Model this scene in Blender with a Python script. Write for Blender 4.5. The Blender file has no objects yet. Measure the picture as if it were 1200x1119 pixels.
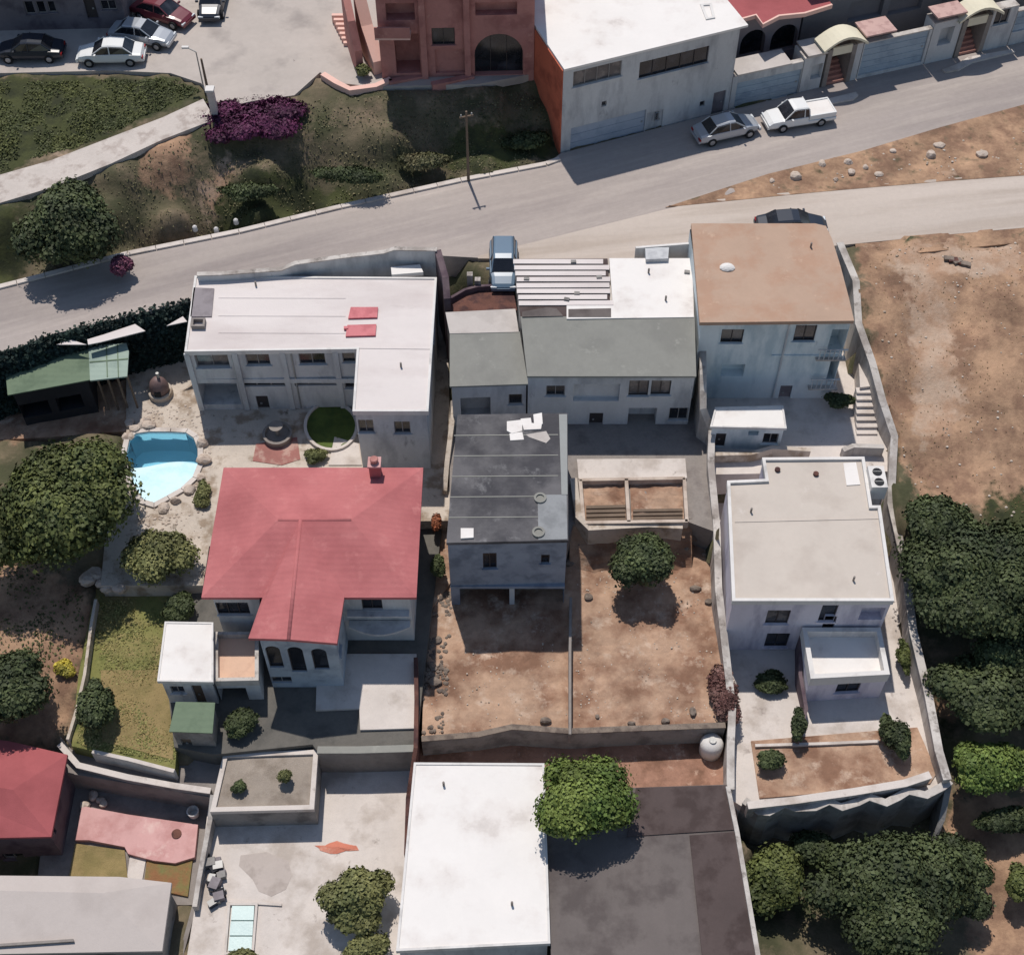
import bpy, bmesh, math, random
import numpy as np
from mathutils import Vector, Matrix
random.seed(7); rng = np.random.default_rng(7)
PI = math.pi
scene = bpy.context.scene
COL = scene.collection
# ---------------------------------------------------------------- camera
TH = math.radians(52.7); FPX = 1600.0; HC = 60.0
cam = bpy.data.cameras.new('camera'); camo = bpy.data.objects.new('camera', cam); COL.objects.link(camo)
camo.location = (0, 0, HC); camo.rotation_euler = (PI/2 - TH, 0, 0)
cam.sensor_fit = 'HORIZONTAL'; cam.sensor_width = 36.0; cam.lens = FPX/1200*36.0
cam.clip_start = 1; cam.clip_end = 6000
scene.camera = camo
# ---------------------------------------------------------------- light
SUN_EL = 62.5; SUN_AZ = 344.0            # azimuth clockwise from +Y
w = bpy.data.worlds.new('World'); scene.world = w; w.use_nodes = True
nt = w.node_tree; bg = nt.nodes['Background']
sky = nt.nodes.new('ShaderNodeTexSky'); sky.sky_type = 'NISHITA'; sky.sun_disc = False
sky.sun_elevation = math.radians(SUN_EL); sky.sun_rotation = math.radians(SUN_AZ)
sky.air_density = 1.2; sky.dust_density = 0.6
nt.links.new(sky.outputs[0], bg.inputs[0]); bg.inputs[1].default_value = 0.09
sl = bpy.data.lights.new('sun', 'SUN'); sl.energy = 3.75; sl.angle = math.radians(0.8); sl.color = (1, .94, .87)
so = bpy.data.objects.new('sun', sl); COL.objects.link(so)
_e, _a = math.radians(SUN_EL), math.radians(SUN_AZ)
sd = Vector((math.sin(_a)*math.cos(_e), math.cos(_a)*math.cos(_e), math.sin(_e)))
so.rotation_euler = sd.to_track_quat('Z', 'Y').to_euler(); so.location = sd*80
vs = scene.view_settings; vs.view_transform = 'Standard'; vs.look = 'None'; vs.gamma = 1; vs.exposure = 0.0
vs.use_curve_mapping = False
# ---------------------------------------------------------------- pixel -> world
_s, _c = math.sin(TH), math.cos(TH)
def ray(px, py):
    u = (px-600)/FPX; v = (py-559.5)/FPX
    return (u, _c-v*_s, -_s-v*_c)
def P(px, py, z=0.0):
    d = ray(px, py); t = (z-HC)/d[2]
    return Vector((d[0]*t, d[1]*t, z))
def PL(pts, z): return [P(x, y, z) for x, y in pts]
def PZ(pts): return [P(*p) for p in pts]
# ---------------------------------------------------------------- materials
def srgb(c):
    out = []
    for v in c:
        v /= 255.0
        out.append(v/12.92 if v <= .04045 else ((v+.055)/1.055)**2.4)
    return out
MATS = {}
def mat(name, c, amp=.25, scale=.5, c2=None, thr=(.5, .62), s2=.35, c3=None, thr3=(.55, .65), s3=1.3, rough=.9, bump=.25, bscale=9,
        metal=0, spec=.3, k=.86, stretch=None, attr=None, lines=None, hsvar=0, rot=0):
    if name in MATS: return MATS[name]
    m = bpy.data.materials.new(name); m.use_nodes = True; n = m.node_tree.nodes; L = m.node_tree.links
    b = n['Principled BSDF']
    geo = n.new('ShaderNodeNewGeometry'); vec = geo.outputs['Position']
    if stretch:
        src = vec
        if rot: mr = n.new('ShaderNodeMapping'); mr.inputs['Rotation'].default_value = (0, 0, math.radians(rot)); L.new(vec, mr.inputs[0]); src = mr.outputs[0]
        mp = n.new('ShaderNodeMapping'); mp.inputs['Scale'].default_value = stretch; L.new(src, mp.inputs[0]); svec = mp.outputs[0]
    else: svec = vec
    def noise(s, det=5, v=vec, r=.6):
        t = n.new('ShaderNodeTexNoise'); t.inputs['Scale'].default_value = s; t.inputs['Detail'].default_value = det
        t.inputs['Roughness'].default_value = r; L.new(v, t.inputs['Vector']); return t.outputs['Fac']
    def mix(f, a, bb, mode='MIX'):
        x = n.new('ShaderNodeMix'); x.data_type = 'RGBA'; x.blend_type = mode
        for sock, val in ((x.inputs[0], f), (x.inputs[6], a), (x.inputs[7], bb)):
            if isinstance(val, (float, int)): sock.default_value = val
            elif isinstance(val, (list, tuple)): sock.default_value = (*val, 1)
            else: L.new(val, sock)
        return x.outputs[2]
    def ramp(f, a, bb, lo=0., hi=1.):
        r = n.new('ShaderNodeMapRange'); r.inputs[1].default_value = a; r.inputs[2].default_value = bb
        r.inputs[3].default_value = lo; r.inputs[4].default_value = hi; L.new(f, r.inputs[0]); return r.outputs[0]
    base = [v*k for v in srgb(c)]
    col = base
    if c2: col = mix(ramp(noise(s2, 6, svec), *thr), col, [v*k for v in srgb(c2)])
    if c3: col = mix(ramp(noise(s3, 6, svec, .7), *thr3), col, [v*k for v in srgb(c3)])
    if attr:      # list of (attribute, colour, colour b)
        for a, ca, cb, sc in attr:
            at = n.new('ShaderNodeAttribute'); at.attribute_name = a
            inner = mix(ramp(noise(sc, 7, vec, .68), .42, .6), [v*k for v in srgb(ca)], [v*k for v in srgb(cb)])
            md = n.new('ShaderNodeMath'); md.operation = 'ADD'; L.new(at.outputs['Fac'], md.inputs[0])
            L.new(ramp(noise(1.1, 5), .2, .8, -.5, .5), md.inputs[1])
            col = mix(ramp(md.outputs[0], .35, .65), col, inner)
    g1 = ramp(noise(scale, 6, svec), .25, .75, 1-amp, 1+amp)
    g2 = ramp(noise(scale*9, 4, vec, .7), .25, .75, 1-amp*.45, 1+amp*.45)
    mm = n.new('ShaderNodeMath'); mm.operation = 'MULTIPLY'; L.new(g1, mm.inputs[0]); L.new(g2, mm.inputs[1])
    cc = n.new('ShaderNodeCombineColor')
    for i in range(3): L.new(mm.outputs[0], cc.inputs[i])
    col = mix(1.0, col, cc.outputs[0], 'MULTIPLY')
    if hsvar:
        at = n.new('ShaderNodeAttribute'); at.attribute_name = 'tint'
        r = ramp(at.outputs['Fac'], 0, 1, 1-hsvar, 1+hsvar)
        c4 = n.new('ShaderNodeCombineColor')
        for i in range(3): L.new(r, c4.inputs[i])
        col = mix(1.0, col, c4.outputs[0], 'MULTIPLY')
    if isinstance(col, list): b.inputs['Base Color'].default_value = (*col, 1)
    else: L.new(col, b.inputs['Base Color'])
    b.inputs['Roughness'].default_value = rough; b.inputs['Metallic'].default_value = metal
    b.inputs['Specular IOR Level'].default_value = spec
    hgt = None
    if bump:
        hgt = noise(bscale, 6, vec, .7)
    if lines:     # corrugation along axis: (axis index, scale, strength)
        sx = n.new('ShaderNodeSeparateXYZ'); L.new(vec, sx.inputs[0])
        mu = n.new('ShaderNodeMath'); mu.operation = 'MULTIPLY'; mu.inputs[1].default_value = lines[1]; L.new(sx.outputs[lines[0]], mu.inputs[0])
        si = n.new('ShaderNodeMath'); si.operation = 'SINE'; L.new(mu.outputs[0], si.inputs[0])
        ml = n.new('ShaderNodeMath'); ml.operation = 'MULTIPLY_ADD'; ml.inputs[1].default_value = lines[2]
        L.new(si.outputs[0], ml.inputs[0])
        if hgt: L.new(hgt, ml.inputs[2])
        hgt = ml.outputs[0]
    if hgt is not None:
        bp = n.new('ShaderNodeBump'); bp.inputs['Strength'].default_value = bump or .3; bp.inputs['Distance'].default_value = .06
        L.new(hgt, bp.inputs['Height']); L.new(bp.outputs[0], b.inputs['Normal'])
    MATS[name] = m; return m

ROAD = mat('road_concrete', (178, 167, 160), .14, .25, (154, 144, 140), (.40, .62), .6, c3=(202, 190, 180), thr3=(.50, .70), s3=.3, stretch=(.1, 1.0, 1), rot=-20, bump=.25)
DROAD = mat('pale_dirt_road', (200, 187, 176), .10, .3, (186, 172, 160), (.45, .6), .5, stretch=(.1, 1.1, 1), rot=-8, bump=.4)
PLAZA = mat('plaza_concrete', (190, 180, 172), .10, .25, (165, 156, 150), (.52, .68), .3, c3=(140, 130, 124), thr3=(.66, .75), s3=.9)
PATH = mat('path_concrete', (206, 196, 188), .12, .5, (176, 164, 156), (.48, .62), 1.0)
TERR = mat('terrain_soil', (116, 104, 84), .3, .4, (76, 77, 54), (.38, .58), .22, (136, 118, 98), (.52, .68), .45, bump=.8, bscale=5,
           attr=[('field', (180, 146, 118), (138, 108, 88), .42), ('pale', (200, 174, 152), (168, 136, 112), .4), ('grass', (72, 76, 44), (52, 56, 36), .6)])
DIRT = mat('yard_dirt', (186, 154, 130), .26, .35, (140, 106, 86), (.42, .6), .45, (204, 180, 160), (.54, .7), .8, bump=.8, bscale=5)
DIRT2 = mat('yard_dirt_red', (166, 126, 106), .28, .4, (132, 98, 80), (.45, .6), .6, (196, 166, 146), (.58, .68), 1.4, bump=.8, bscale=5)
GRASS = mat('lawn', (130, 130, 76), .25, .5, (150, 134, 92), (.45, .62), .33, (88, 96, 50), (.52, .66), .9, bump=.9, bscale=14)
DRYG = mat('dry_lawn', (156, 136, 94), .2, .5, (136, 122, 80), (.45, .62), .7, bump=.9, bscale=14)
STONE = mat('patio_stone', (205, 192, 178), .15, .6, (160, 142, 124), (.5, .62), .8, (112, 98, 84), (.62, .72), 1.4, bump=.7)
CONC = mat('concrete', (150, 142, 136), .2, .6, (120, 112, 108), (.48, .64), .6, bump=.4)
PCONC = mat('pale_concrete', (216, 206, 198), .10, .4, (188, 176, 166), (.5, .66), .5, c3=(160, 148, 140), thr3=(.62, .74), s3=1.2, bump=.4)
WHITE = mat('white_plaster', (226, 222, 218), .09, .6, (196, 192, 188), (.54, .7), .8, (168, 162, 158), (.66, .78), 1.3, stretch=(1, 1, .25))
WHITED = mat('white_weathered_plaster', (206, 199, 192), .16, .6, (164, 155, 148), (.42, .60), .7, (124, 116, 110), (.54, .68), 1.2, stretch=(1, 1, .25))
WHITER = mat('white_roof_coating', (243, 238, 233), .035, .4, (230, 222, 216), (.5, .7), .5, (212, 204, 198), (.6, .78), .5, bump=.15, k=.83)
LROOF = mat('l_roof_coating', (226, 217, 213), .05, .3, (212, 201, 197), (.46, .66), .35, (192, 180, 176), (.64, .8), .5, bump=.15, stretch=(.35, 1, 1))
BEIGER = mat('beige_roof_coating', (206, 195, 184), .05, .4, (194, 182, 171), (.48, .66), .35, (220, 210, 202), (.64, .76), .6, bump=.15)
TANR = mat('tan_roof_coating', (186, 158, 138), .07, .3, (182, 148, 126), (.48, .62), .5, (202, 172, 150), (.6, .72), 1.1, bump=.2)
GREYR = mat('grey_roof_membrane', (152, 151, 144), .10, .4, (138, 137, 131), (.46, .64), .4, (162, 161, 153), (.6, .72), .9, bump=.2)
CHARR = mat('charcoal_stained_roof', (104, 102, 104), .2, .3, (72, 71, 75), (.44, .60), .28, (138, 137, 138), (.58, .72), .5, bump=.25)
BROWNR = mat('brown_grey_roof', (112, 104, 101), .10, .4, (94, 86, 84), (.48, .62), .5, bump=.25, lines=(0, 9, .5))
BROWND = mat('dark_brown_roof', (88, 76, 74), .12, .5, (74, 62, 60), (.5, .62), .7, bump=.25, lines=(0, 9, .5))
PALESH = mat('pale_roof_sheet', (200, 192, 186), .07, .3, (188, 180, 174), (.5, .62), .5, bump=.15)
REDR = mat('red_roof_coating', (186, 112, 112), .10, .3, (170, 98, 99), (.42, .64), .28, (196, 126, 124), (.55, .74), .9, bump=.35, bscale=12, k=.92, lines=(1, 19, .14))
REDR2 = mat('dull_red_roof', (170, 92, 94), .08, .35, (158, 84, 86), (.45, .62), .4, bump=.3, bscale=14)
PINK = mat('pink_plaster', (190, 134, 126), .12, .5, (168, 114, 108), (.5, .64), .7, (206, 158, 146), (.6, .72), 1.2)
PINKP = mat('pink_patio', (214, 168, 164), .08, .5, (196, 146, 142), (.48, .62), .6, (222, 190, 182), (.56, .68), .5)
PEACH = mat('peach_terrace', (226, 188, 162), .07, .5, (208, 170, 148), (.5, .64), .8)
ORANGE = mat('terracotta_plaster', (206, 112, 84), .12, .5, (176, 92, 70), (.5, .64), .8)
BLUEW = mat('pale_blue_plaster', (228, 236, 238), .08, .5, (190, 206, 213), (.5, .66), .8, (140, 156, 166), (.64, .76), 1.3, stretch=(1, 1, .3))
LAVW = mat('lavender_plaster', (228, 222, 232), .08, .5, (188, 182, 198), (.5, .66), .8, stretch=(1, 1, .3))
GREYW = mat('grey_render', (206, 207, 208), .12, .5, (176, 177, 180), (.48, .64), .8, (140, 139, 142), (.62, .74), 1.2, stretch=(1, 1, .3))
BLOCKW = mat('grey_block_render', (150, 146, 142), .18, .6, (118, 114, 112), (.48, .62), .8, bump=.5)
PURPW = mat('dusky_purple_wall', (112, 96, 100), .15, .6, (88, 72, 80), (.48, .62), .8)
GREENS = mat('green_roof_sheet', (112, 128, 106), .08, .4, (98, 114, 94), (.5, .64), .6, bump=.2, lines=(1, 16, .4))
GREENL = mat('pale_green_sheet', (158, 174, 162), .06, .4, (142, 158, 148), (.5, .64), .6, bump=.2, lines=(1, 16, .4))
AQUA = mat('aqua_white_panel', (206, 226, 222), .05, .5, (190, 212, 210), (.5, .64), .8, rough=.4)
SLATEP = mat('slate_grey_panel', (140, 132, 136), .08, .5, (120, 112, 116), (.5, .64), .9, rough=.6)
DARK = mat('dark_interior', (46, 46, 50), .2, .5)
SHUT = mat('grey_blue_shutter', (168, 184, 198), .08, .5, (146, 162, 178), (.5, .66), .8, bump=.2, lines=(2, 40, .8))
METAL = mat('galvanised_metal', (168, 168, 166), .1, 1, rough=.5, metal=.4)
FRAME = mat('window_frame', (150, 146, 144), .06, 1, rough=.5)
DFRAME = mat('dark_window_frame', (70, 64, 64), .06, 1, rough=.5)
GLASS = mat('dark_glass', (34, 36, 42), .25, 1.2, c2=(64, 66, 74), thr=(.5, .7), s2=.9, rough=.12, spec=.6, bump=0)
CURT = mat('curtained_glass', (86, 84, 86), .2, 2, c2=(120, 114, 112), thr=(.5, .6), s2=1.5, rough=.2, spec=.6, bump=0)
BRICK = mat('red_brown_brick', (150, 100, 82), .2, 2, (122, 80, 66), (.45, .6), 1.5, bump=.4)
CREAM = mat('cream_plaster', (232, 224, 200), .06, .8)
RUST = mat('rusty_brown', (112, 76, 66), .3, .8, (80, 56, 54), (.45, .6), 1.2, bump=.6)
ROCK = mat('pale_rock', (206, 190, 176), .16, 1, (168, 150, 136), (.5, .62), 2, bump=.7)
DROCK = mat('dull_rock', (142, 128, 116), .2, 1, (108, 96, 88), (.45, .6), 2, bump=.7)
WOOD = mat('weathered_wood', (120, 104, 90), .2, 1, bump=.4)
BARK = mat('bark', (96, 80, 66), .25, 2, bump=.8)
TYRE = mat('tyre_rubber', (36, 36, 38), .1, 2, rough=.85)
RIM = mat('wheel_rim', (170, 172, 176), .05, 2, rough=.35, metal=.6)
LAMPW = mat('clear_lamp', (225, 228, 230), .03, 2, rough=.15, spec=.6)
LAMPR = mat('red_lamp', (150, 26, 28), .05, 2, rough=.2)
CWHITE = mat('white_car_paint', (238, 238, 236), .02, 1, rough=.25, spec=.5, bump=0)
CSILV = mat('silver_car_paint', (184, 188, 194), .03, 1, rough=.28, metal=.3, spec=.5, bump=0)
CRED = mat('dark_red_car_paint', (118, 52, 62), .04, 1, rough=.3, spec=.5, bump=0)
CDARK = mat('navy_car_paint', (44, 50, 62), .04, 1, rough=.3, spec=.5, bump=0)
CBLUE = mat('blue_grey_car_paint', (104, 126, 146), .04, 1, rough=.3, spec=.5, bump=0)
PLATE = mat('bare_plate', (214, 214, 210), .03, 1)
SKYL = mat('red_skylight', (206, 112, 118), .10, .9, (188, 92, 100), (.45, .6), 1.2, rough=.5)
POOLT = mat('pool_tile', (222, 238, 242), .04, .8, (204, 230, 238), (.5, .66), .8, k=.95)
POOLD = mat('pool_deep_tile', (70, 150, 180), .10, .8, (48, 120, 152), (.45, .62), .8)
STAIN = mat('orange_sand', (206, 128, 106), .12, 1.2, (214, 160, 140), (.5, .62), 1.5, bump=.6)
LEAFS = {}
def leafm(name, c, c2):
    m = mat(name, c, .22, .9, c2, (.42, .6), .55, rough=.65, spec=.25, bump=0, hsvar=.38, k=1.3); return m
LG = leafm('leaf_dark', (68, 76, 48), (48, 56, 36))
LM = leafm('leaf_mid', (82, 88, 48), (60, 68, 38))
LB = leafm('leaf_bright', (96, 108, 54), (72, 88, 42))
LO = leafm('leaf_olive', (104, 104, 66), (80, 84, 52))
LP = leafm('leaf_purple', (88, 42, 72), (62, 30, 52))
LPK = leafm('leaf_rose', (122, 70, 90), (84, 50, 66))
LY = leafm('leaf_yellow', (176, 160, 62), (130, 124, 58))
LR = leafm('leaf_rust', (150, 88, 62), (110, 70, 50))
LBR = leafm('leaf_brown', (124, 98, 90), (92, 64, 60))
LS = leafm('leaf_scrub', (104, 98, 72), (76, 78, 52))
LDG = leafm('leaf_drygrass', (136, 114, 84), (104, 88, 64))
wm = bpy.data.materials.new('pool_water'); wm.use_nodes = True
_n = wm.node_tree.nodes; _b = _n['Principled BSDF']; _o = _n['Material Output']
_g = _n.new('ShaderNodeBsdfGlossy'); _g.inputs['Roughness'].default_value = .05
_t = _n.new('ShaderNodeBsdfTransparent'); _t.inputs[0].default_value = (1, 1, 1, 1)
_va = _n.new('ShaderNodeVolumeAbsorption'); _va.inputs['Color'].default_value = (.05, .62, .78, 1); _va.inputs['Density'].default_value = .34; wm.node_tree.links.new(_va.outputs[0], _o.inputs['Volume'])
_x = _n.new('ShaderNodeMixShader'); _f = _n.new('ShaderNodeFresnel'); _f.inputs[0].default_value = 1.33
_nz = _n.new('ShaderNodeTexNoise'); _nz.inputs['Scale'].default_value = 3
_bp = _n.new('ShaderNodeBump'); _bp.inputs['Strength'].default_value = .25
wm.node_tree.links.new(_nz.outputs[0], _bp.inputs['Height']); wm.node_tree.links.new(_bp.outputs[0], _g.inputs['Normal'])
wm.node_tree.links.new(_f.outputs[0], _x.inputs[0]); wm.node_tree.links.new(_t.outputs[0], _x.inputs[1]); wm.node_tree.links.new(_g.outputs[0], _x.inputs[2])
wm.node_tree.links.new(_x.outputs[0], _o.inputs[0]); _n.remove(_b)
WATER = wm
# ---------------------------------------------------------------- object helpers
def tag(o, label=None, cat=None, group=None, kind=None):
    if label: o['label'] = label
    if cat: o['category'] = cat
    if group: o['group'] = group
    if kind: o['kind'] = kind
    return o
ROOTLOC = {}
def thing(name, label, cat, loc=(0, 0, 0), group=None, rz=0):
    o = bpy.data.objects.new(name, None); COL.objects.link(o); o.location = loc; o.rotation_euler = (0, 0, rz)
    o.empty_display_size = .3
    return tag(o, label, cat, group)
def worldmat(o):
    m = Matrix.LocRotScale(o.location, o.rotation_euler, o.scale)
    return worldmat(o.parent) @ m if o.parent else m
def obj(name, bm, m, parent=None, local=False, smooth=False, **kw):
    me = bpy.data.meshes.new(name)
    if isinstance(bm, bmesh.types.BMesh):
        bmesh.ops.recalc_face_normals(bm, faces=bm.faces)
        bm.to_mesh(me); bm.free()
    else: me = bm
    if m and not me.materials: me.materials.append(m)
    if smooth:
        for p in me.polygons: p.use_smooth = True
    o = bpy.data.objects.new(name, me); COL.objects.link(o)
    if parent:
        o.parent = parent
        if not local: me.transform(worldmat(parent).inverted())
    return tag(o, **kw)
def centre_obj(o):      # put a single-mesh thing's origin at its base
    me = o.data; n = len(me.vertices); co = np.empty(n*3); me.vertices.foreach_get('co', co); co = co.reshape(-1, 3)
    c = Vector(((co[:, 0].min()+co[:, 0].max())/2, (co[:, 1].min()+co[:, 1].max())/2, co[:, 2].min()))
    me.transform(Matrix.Translation(-c)); o.location = c; return o
BM = bmesh.new
def prism(bm, pts, z0, z1):
    """pts: xy(z) list; z1 may be None to use the points' own z as the top"""
    top = [bm.verts.new((p[0], p[1], p[2] if z1 is None else z1)) for p in pts]
    bot = [bm.verts.new((p[0], p[1], z0)) for p in pts]
    n = len(pts); bm.faces.new(top); bm.faces.new(bot[::-1])
    for i in range(n): bm.faces.new((top[i], bot[i], bot[(i+1) % n], top[(i+1) % n]))
    return bm
def box(bm, c, s, rz=0, M=None):
    hx, hy, hz = s[0]/2, s[1]/2, s[2]/2
    v = []
    R = Matrix.Rotation(rz, 4, 'Z')
    for dx, dy, dz in ((-1,-1,-1),(1,-1,-1),(1,1,-1),(-1,1,-1),(-1,-1,1),(1,-1,1),(1,1,1),(-1,1,1)):
        p = R @ Vector((dx*hx, dy*hy, dz*hz)) + Vector(c)
        v.append(bm.verts.new(M @ p if M else p))
    for f in ((0,3,2,1),(4,5,6,7),(0,1,5,4),(1,2,6,5),(2,3,7,6),(3,0,4,7)): bm.faces.new([v[i] for i in f])
    return bm
def tube(bm, a, b, r0, r1=None, seg=8, cap=True):
    a, b = Vector(a), Vector(b); r1 = r0 if r1 is None else r1
    q = (b-a).to_track_quat('Z', 'Y'); A, B = [], []
    for i in range(seg):
        t = 2*PI*i/seg; d = Vector((math.cos(t), math.sin(t), 0))
        A.append(bm.verts.new(a + q @ (d*r0))); B.append(bm.verts.new(b + q @ (d*r1)))
    for i in range(seg): bm.faces.new((A[i], A[(i+1) % seg], B[(i+1) % seg], B[i]))
    if cap: bm.faces.new(A[::-1]); bm.faces.new(B)
    return bm
def lathe(bm, c, prof, seg=20):
    rings = []
    for r, z in prof:
        rings.append([bm.verts.new((c[0]+r*math.cos(2*PI*i/seg), c[1]+r*math.sin(2*PI*i/seg), c[2]+z)) for i in range(seg)])
    for a, b in zip(rings, rings[1:]):
        for i in range(seg): bm.faces.new((a[i], a[(i+1) % seg], b[(i+1) % seg], b[i]))
    bm.faces.new(rings[0][::-1]); bm.faces.new(rings[-1]); return bm
def area(pts): return sum(pts[i][0]*pts[(i+1) % len(pts)][1]-pts[(i+1) % len(pts)][0]*pts[i][1] for i in range(len(pts)))/2
def inset(pts, d):
    n = len(pts); sg = 1 if area(pts) > 0 else -1; out = []
    for i in range(n):
        a, b, c = Vector(pts[i-1][:2]), Vector(pts[i][:2]), Vector(pts[(i+1) % n][:2])
        n1 = Vector((-(b-a).y, (b-a).x)).normalized()*sg; n2 = Vector((-(c-b).y, (c-b).x)).normalized()*sg
        m = (n1+n2); m = m/ max(.3, m.length_squared/2) if m.length > 1e-4 else n1
        q = b + m*d; out.append(Vector((q.x, q.y, pts[i][2] if len(pts[i]) > 2 else 0)))
    return out
def ring(bm, pts, wd, z0, z1):
    ins = inset(pts, wd); n = len(pts)
    V = [[bm.verts.new((p[0], p[1], z)) for p in q] for q, z in ((pts, z0), (pts, z1), (ins, z1), (ins, z0))]
    for k in range(4):
        A, B = V[k], V[(k+1) % 4]
        for i in range(n): bm.faces.new((A[i], A[(i+1) % n], B[(i+1) % n], B[i]))
    return bm
def inside(x, y, poly):
    r = np.zeros(np.shape(x), bool); n = len(poly); j = n-1
    for i in range(n):
        xi, yi, xj, yj = poly[i][0], poly[i][1], poly[j][0], poly[j][1]
        r ^= ((yi > y) != (yj > y)) & (x < (xj-xi)*(y-yi)/((yj-yi) or 1e-9)+xi); j = i
    return r
def polyline_wall(bm, pts, wd, depth=None, z0=None):
    """wall along points whose own z is the top"""
    n = len(pts); L, R = [], []
    for i in range(n):
        a = Vector(pts[max(0, i-1)][:2]); b = Vector(pts[min(n-1, i+1)][:2]); d = (b-a).normalized(); nn = Vector((-d.y, d.x))*wd/2
        L.append((pts[i][0]+nn.x, pts[i][1]+nn.y)); R.append((pts[i][0]-nn.x, pts[i][1]-nn.y))
    rows = []
    for i in range(n):
        zt = pts[i][2]; zb = z0 if z0 is not None else zt-depth
        rows.append([bm.verts.new((*L[i], zb)), bm.verts.new((*L[i], zt)), bm.verts.new((*R[i], zt)), bm.verts.new((*R[i], zb))])
    for a, b in zip(rows, rows[1:]):
        for k in range(4): bm.faces.new((a[k], a[(k+1) % 4], b[(k+1) % 4], b[k]))
    bm.faces.new(rows[0]); bm.faces.new(rows[-1][::-1]); return bm
def blob(bm, c, r, sub=2, jit=.15, seed=0, sq=(1, 1, 1)):
    rr = random.Random(seed); ret = bmesh.ops.create_icosphere(bm, subdivisions=sub, radius=1)
    ph = [rr.uniform(0, 6) for _ in range(6)]
    for v in ret['verts']:
        p = v.co; k = 1+jit*(math.sin(3*p.x+ph[0])+math.sin(3.7*p.y+ph[1])+math.sin(4*p.z+ph[2]))/2 + rr.uniform(-jit, jit)*.35
        v.co = Vector((p.x*sq[0], p.y*sq[1], p.z*sq[2]))*r*k + Vector(c)
    return bm
# ---------------------------------------------------------------- setting: levels
SHEETS = []      # (world polygon, z) which push the terrain down
CTRL = []
def sample_ctrl(pts, dz=0.0):
    n = len(pts)
    for i in range(n):
        a, b = pts[i], pts[(i+1) % n]; k = max(1, int((Vector(b[:2])-Vector(a[:2])).length/2.5))
        for j in range(k):
            t = j/k; CTRL.append((a[0]+(b[0]-a[0])*t, a[1]+(b[1]-a[1])*t, a[2]+(b[2]-a[2])*t+dz))
def gridcut(bm, res):
    xs = [v.co.x for v in bm.verts]; ys = [v.co.y for v in bm.verts]
    for ax, lo, hi in ((0, min(xs), max(xs)), (1, min(ys), max(ys))):
        t = math.ceil(lo/res)*res+.0137
        while t < hi:
            co = Vector((t, 0, 0)) if ax == 0 else Vector((0, t, 0)); no = Vector((1, 0, 0)) if ax == 0 else Vector((0, 1, 0))
            bmesh.ops.bisect_plane(bm, geom=bm.verts[:]+bm.edges[:]+bm.faces[:], dist=1e-5, plane_co=co, plane_no=no); t += res
from mathutils import noise as mn
def level(name, pix, z, m, depth=3.5, bump=0.0, res=.6, ctrl=True, label=None, world=False, push=.5, parent=None, **kw):
    pts = pix if world else PL(pix, z)
    if parent is None and push: SHEETS.append((pts, z-push))
    if ctrl: sample_ctrl(pts, -.12)
    bm = BM(); bm.faces.new([bm.verts.new((p[0], p[1], z)) for p in pts])
    if bump:
        gridcut(bm, res)
        for v in bm.verts:
            if not v.is_boundary: v.co.z += bump*(mn.noise(v.co*.7)*1.0+mn.noise(v.co*2.3)*.6)
    be = [e for e in bm.edges if e.is_boundary]
    r = bmesh.ops.extrude_edge_only(bm, edges=be)
    for v in [g for g in r['geom'] if isinstance(g, bmesh.types.BMVert)]: v.co.z = z-depth
    return obj(name, bm, m, parent, kind=kw.pop('kind', 'structure' if parent is None else None), **kw)

road = [(-500, 450), (-200, 385), (0, 337), (150, 298), (280, 272), (400, 243), (540, 212), (640, 193), (657, 180), (853, 129), (870, 126), (1010, 90),
        (1100, 71), (1200, 50), (1400, 5), (1600, -40), (1600, 30), (1200, 123), (1000, 180), (900, 209), (800, 250), (700, 285), (700, 310), (520, 300), (512, 297), (330, 322), (228, 352), (60, 392), (0, 416), (-500, 560)]
level('main_road', road, 0, ROAD, depth=5, push=.35)
droad = [(560, 300), (790, 243), (820, 236), (960, 222), (1100, 210), (1200, 203), (1600, 175), (1600, 240), (1200, 267), (1100, 276), (1000, 286), (800, 306), (560, 303)]
level('dirt_road', droad, 0.03, DROAD, depth=.3, bump=.012, res=1.2, push=.15)
plaza = [(-400, 100), (0, 86), (130, 83), (200, 86), (236, 98), (252, 128), (300, 118), (345, 112), (375, 85), (400, 98), (440, 102), (560, 99), (640, 84), (640, -260), (-400, -260)]
level('plaza', plaza, 3, PLAZA, depth=.6, push=.4)
# sloping path beside the plaza
pz = [(-300, 310, 1.2, -300, 345), (-100, 246, 1.9, -100, 278), (0, 205, 2.2, 0, 238), (60, 188, 2.45, 60, 220), (130, 161, 2.7, 130, 192), (190, 138, 2.9, 190, 164), (238, 116, 3.0, 252, 140)]
bm = BM(); rows = []
for a, b, z, c, d in pz:
    p, q = P(a, b, z+.02), P(c, d, z+.02); rows.append([bm.verts.new(v) for v in (p, q, q-Vector((0, 0, .4)), p-Vector((0, 0, .4)))])
for a, b in zip(rows, rows[1:]):
    for k in range(4): bm.faces.new((a[k], a[(k+1) % 4], b[(k+1) % 4], b[k]))
obj('path', bm, PATH, kind='structure')
_pp = [P(a, b, z) for a, b, z, c, d in pz]+[P(c, d, z) for a, b, z, c, d in pz[::-1]]
sample_ctrl(_pp, -.1)
for i in range(6):
    q = [P(*pz[i][:3]), P(*pz[i+1][:3]), P(pz[i+1][3], pz[i+1][4], pz[i+1][2]), P(pz[i][3], pz[i][4], pz[i][2])]
    SHEETS.append((q, min(pz[i][2], pz[i+1][2])-.2))
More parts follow.
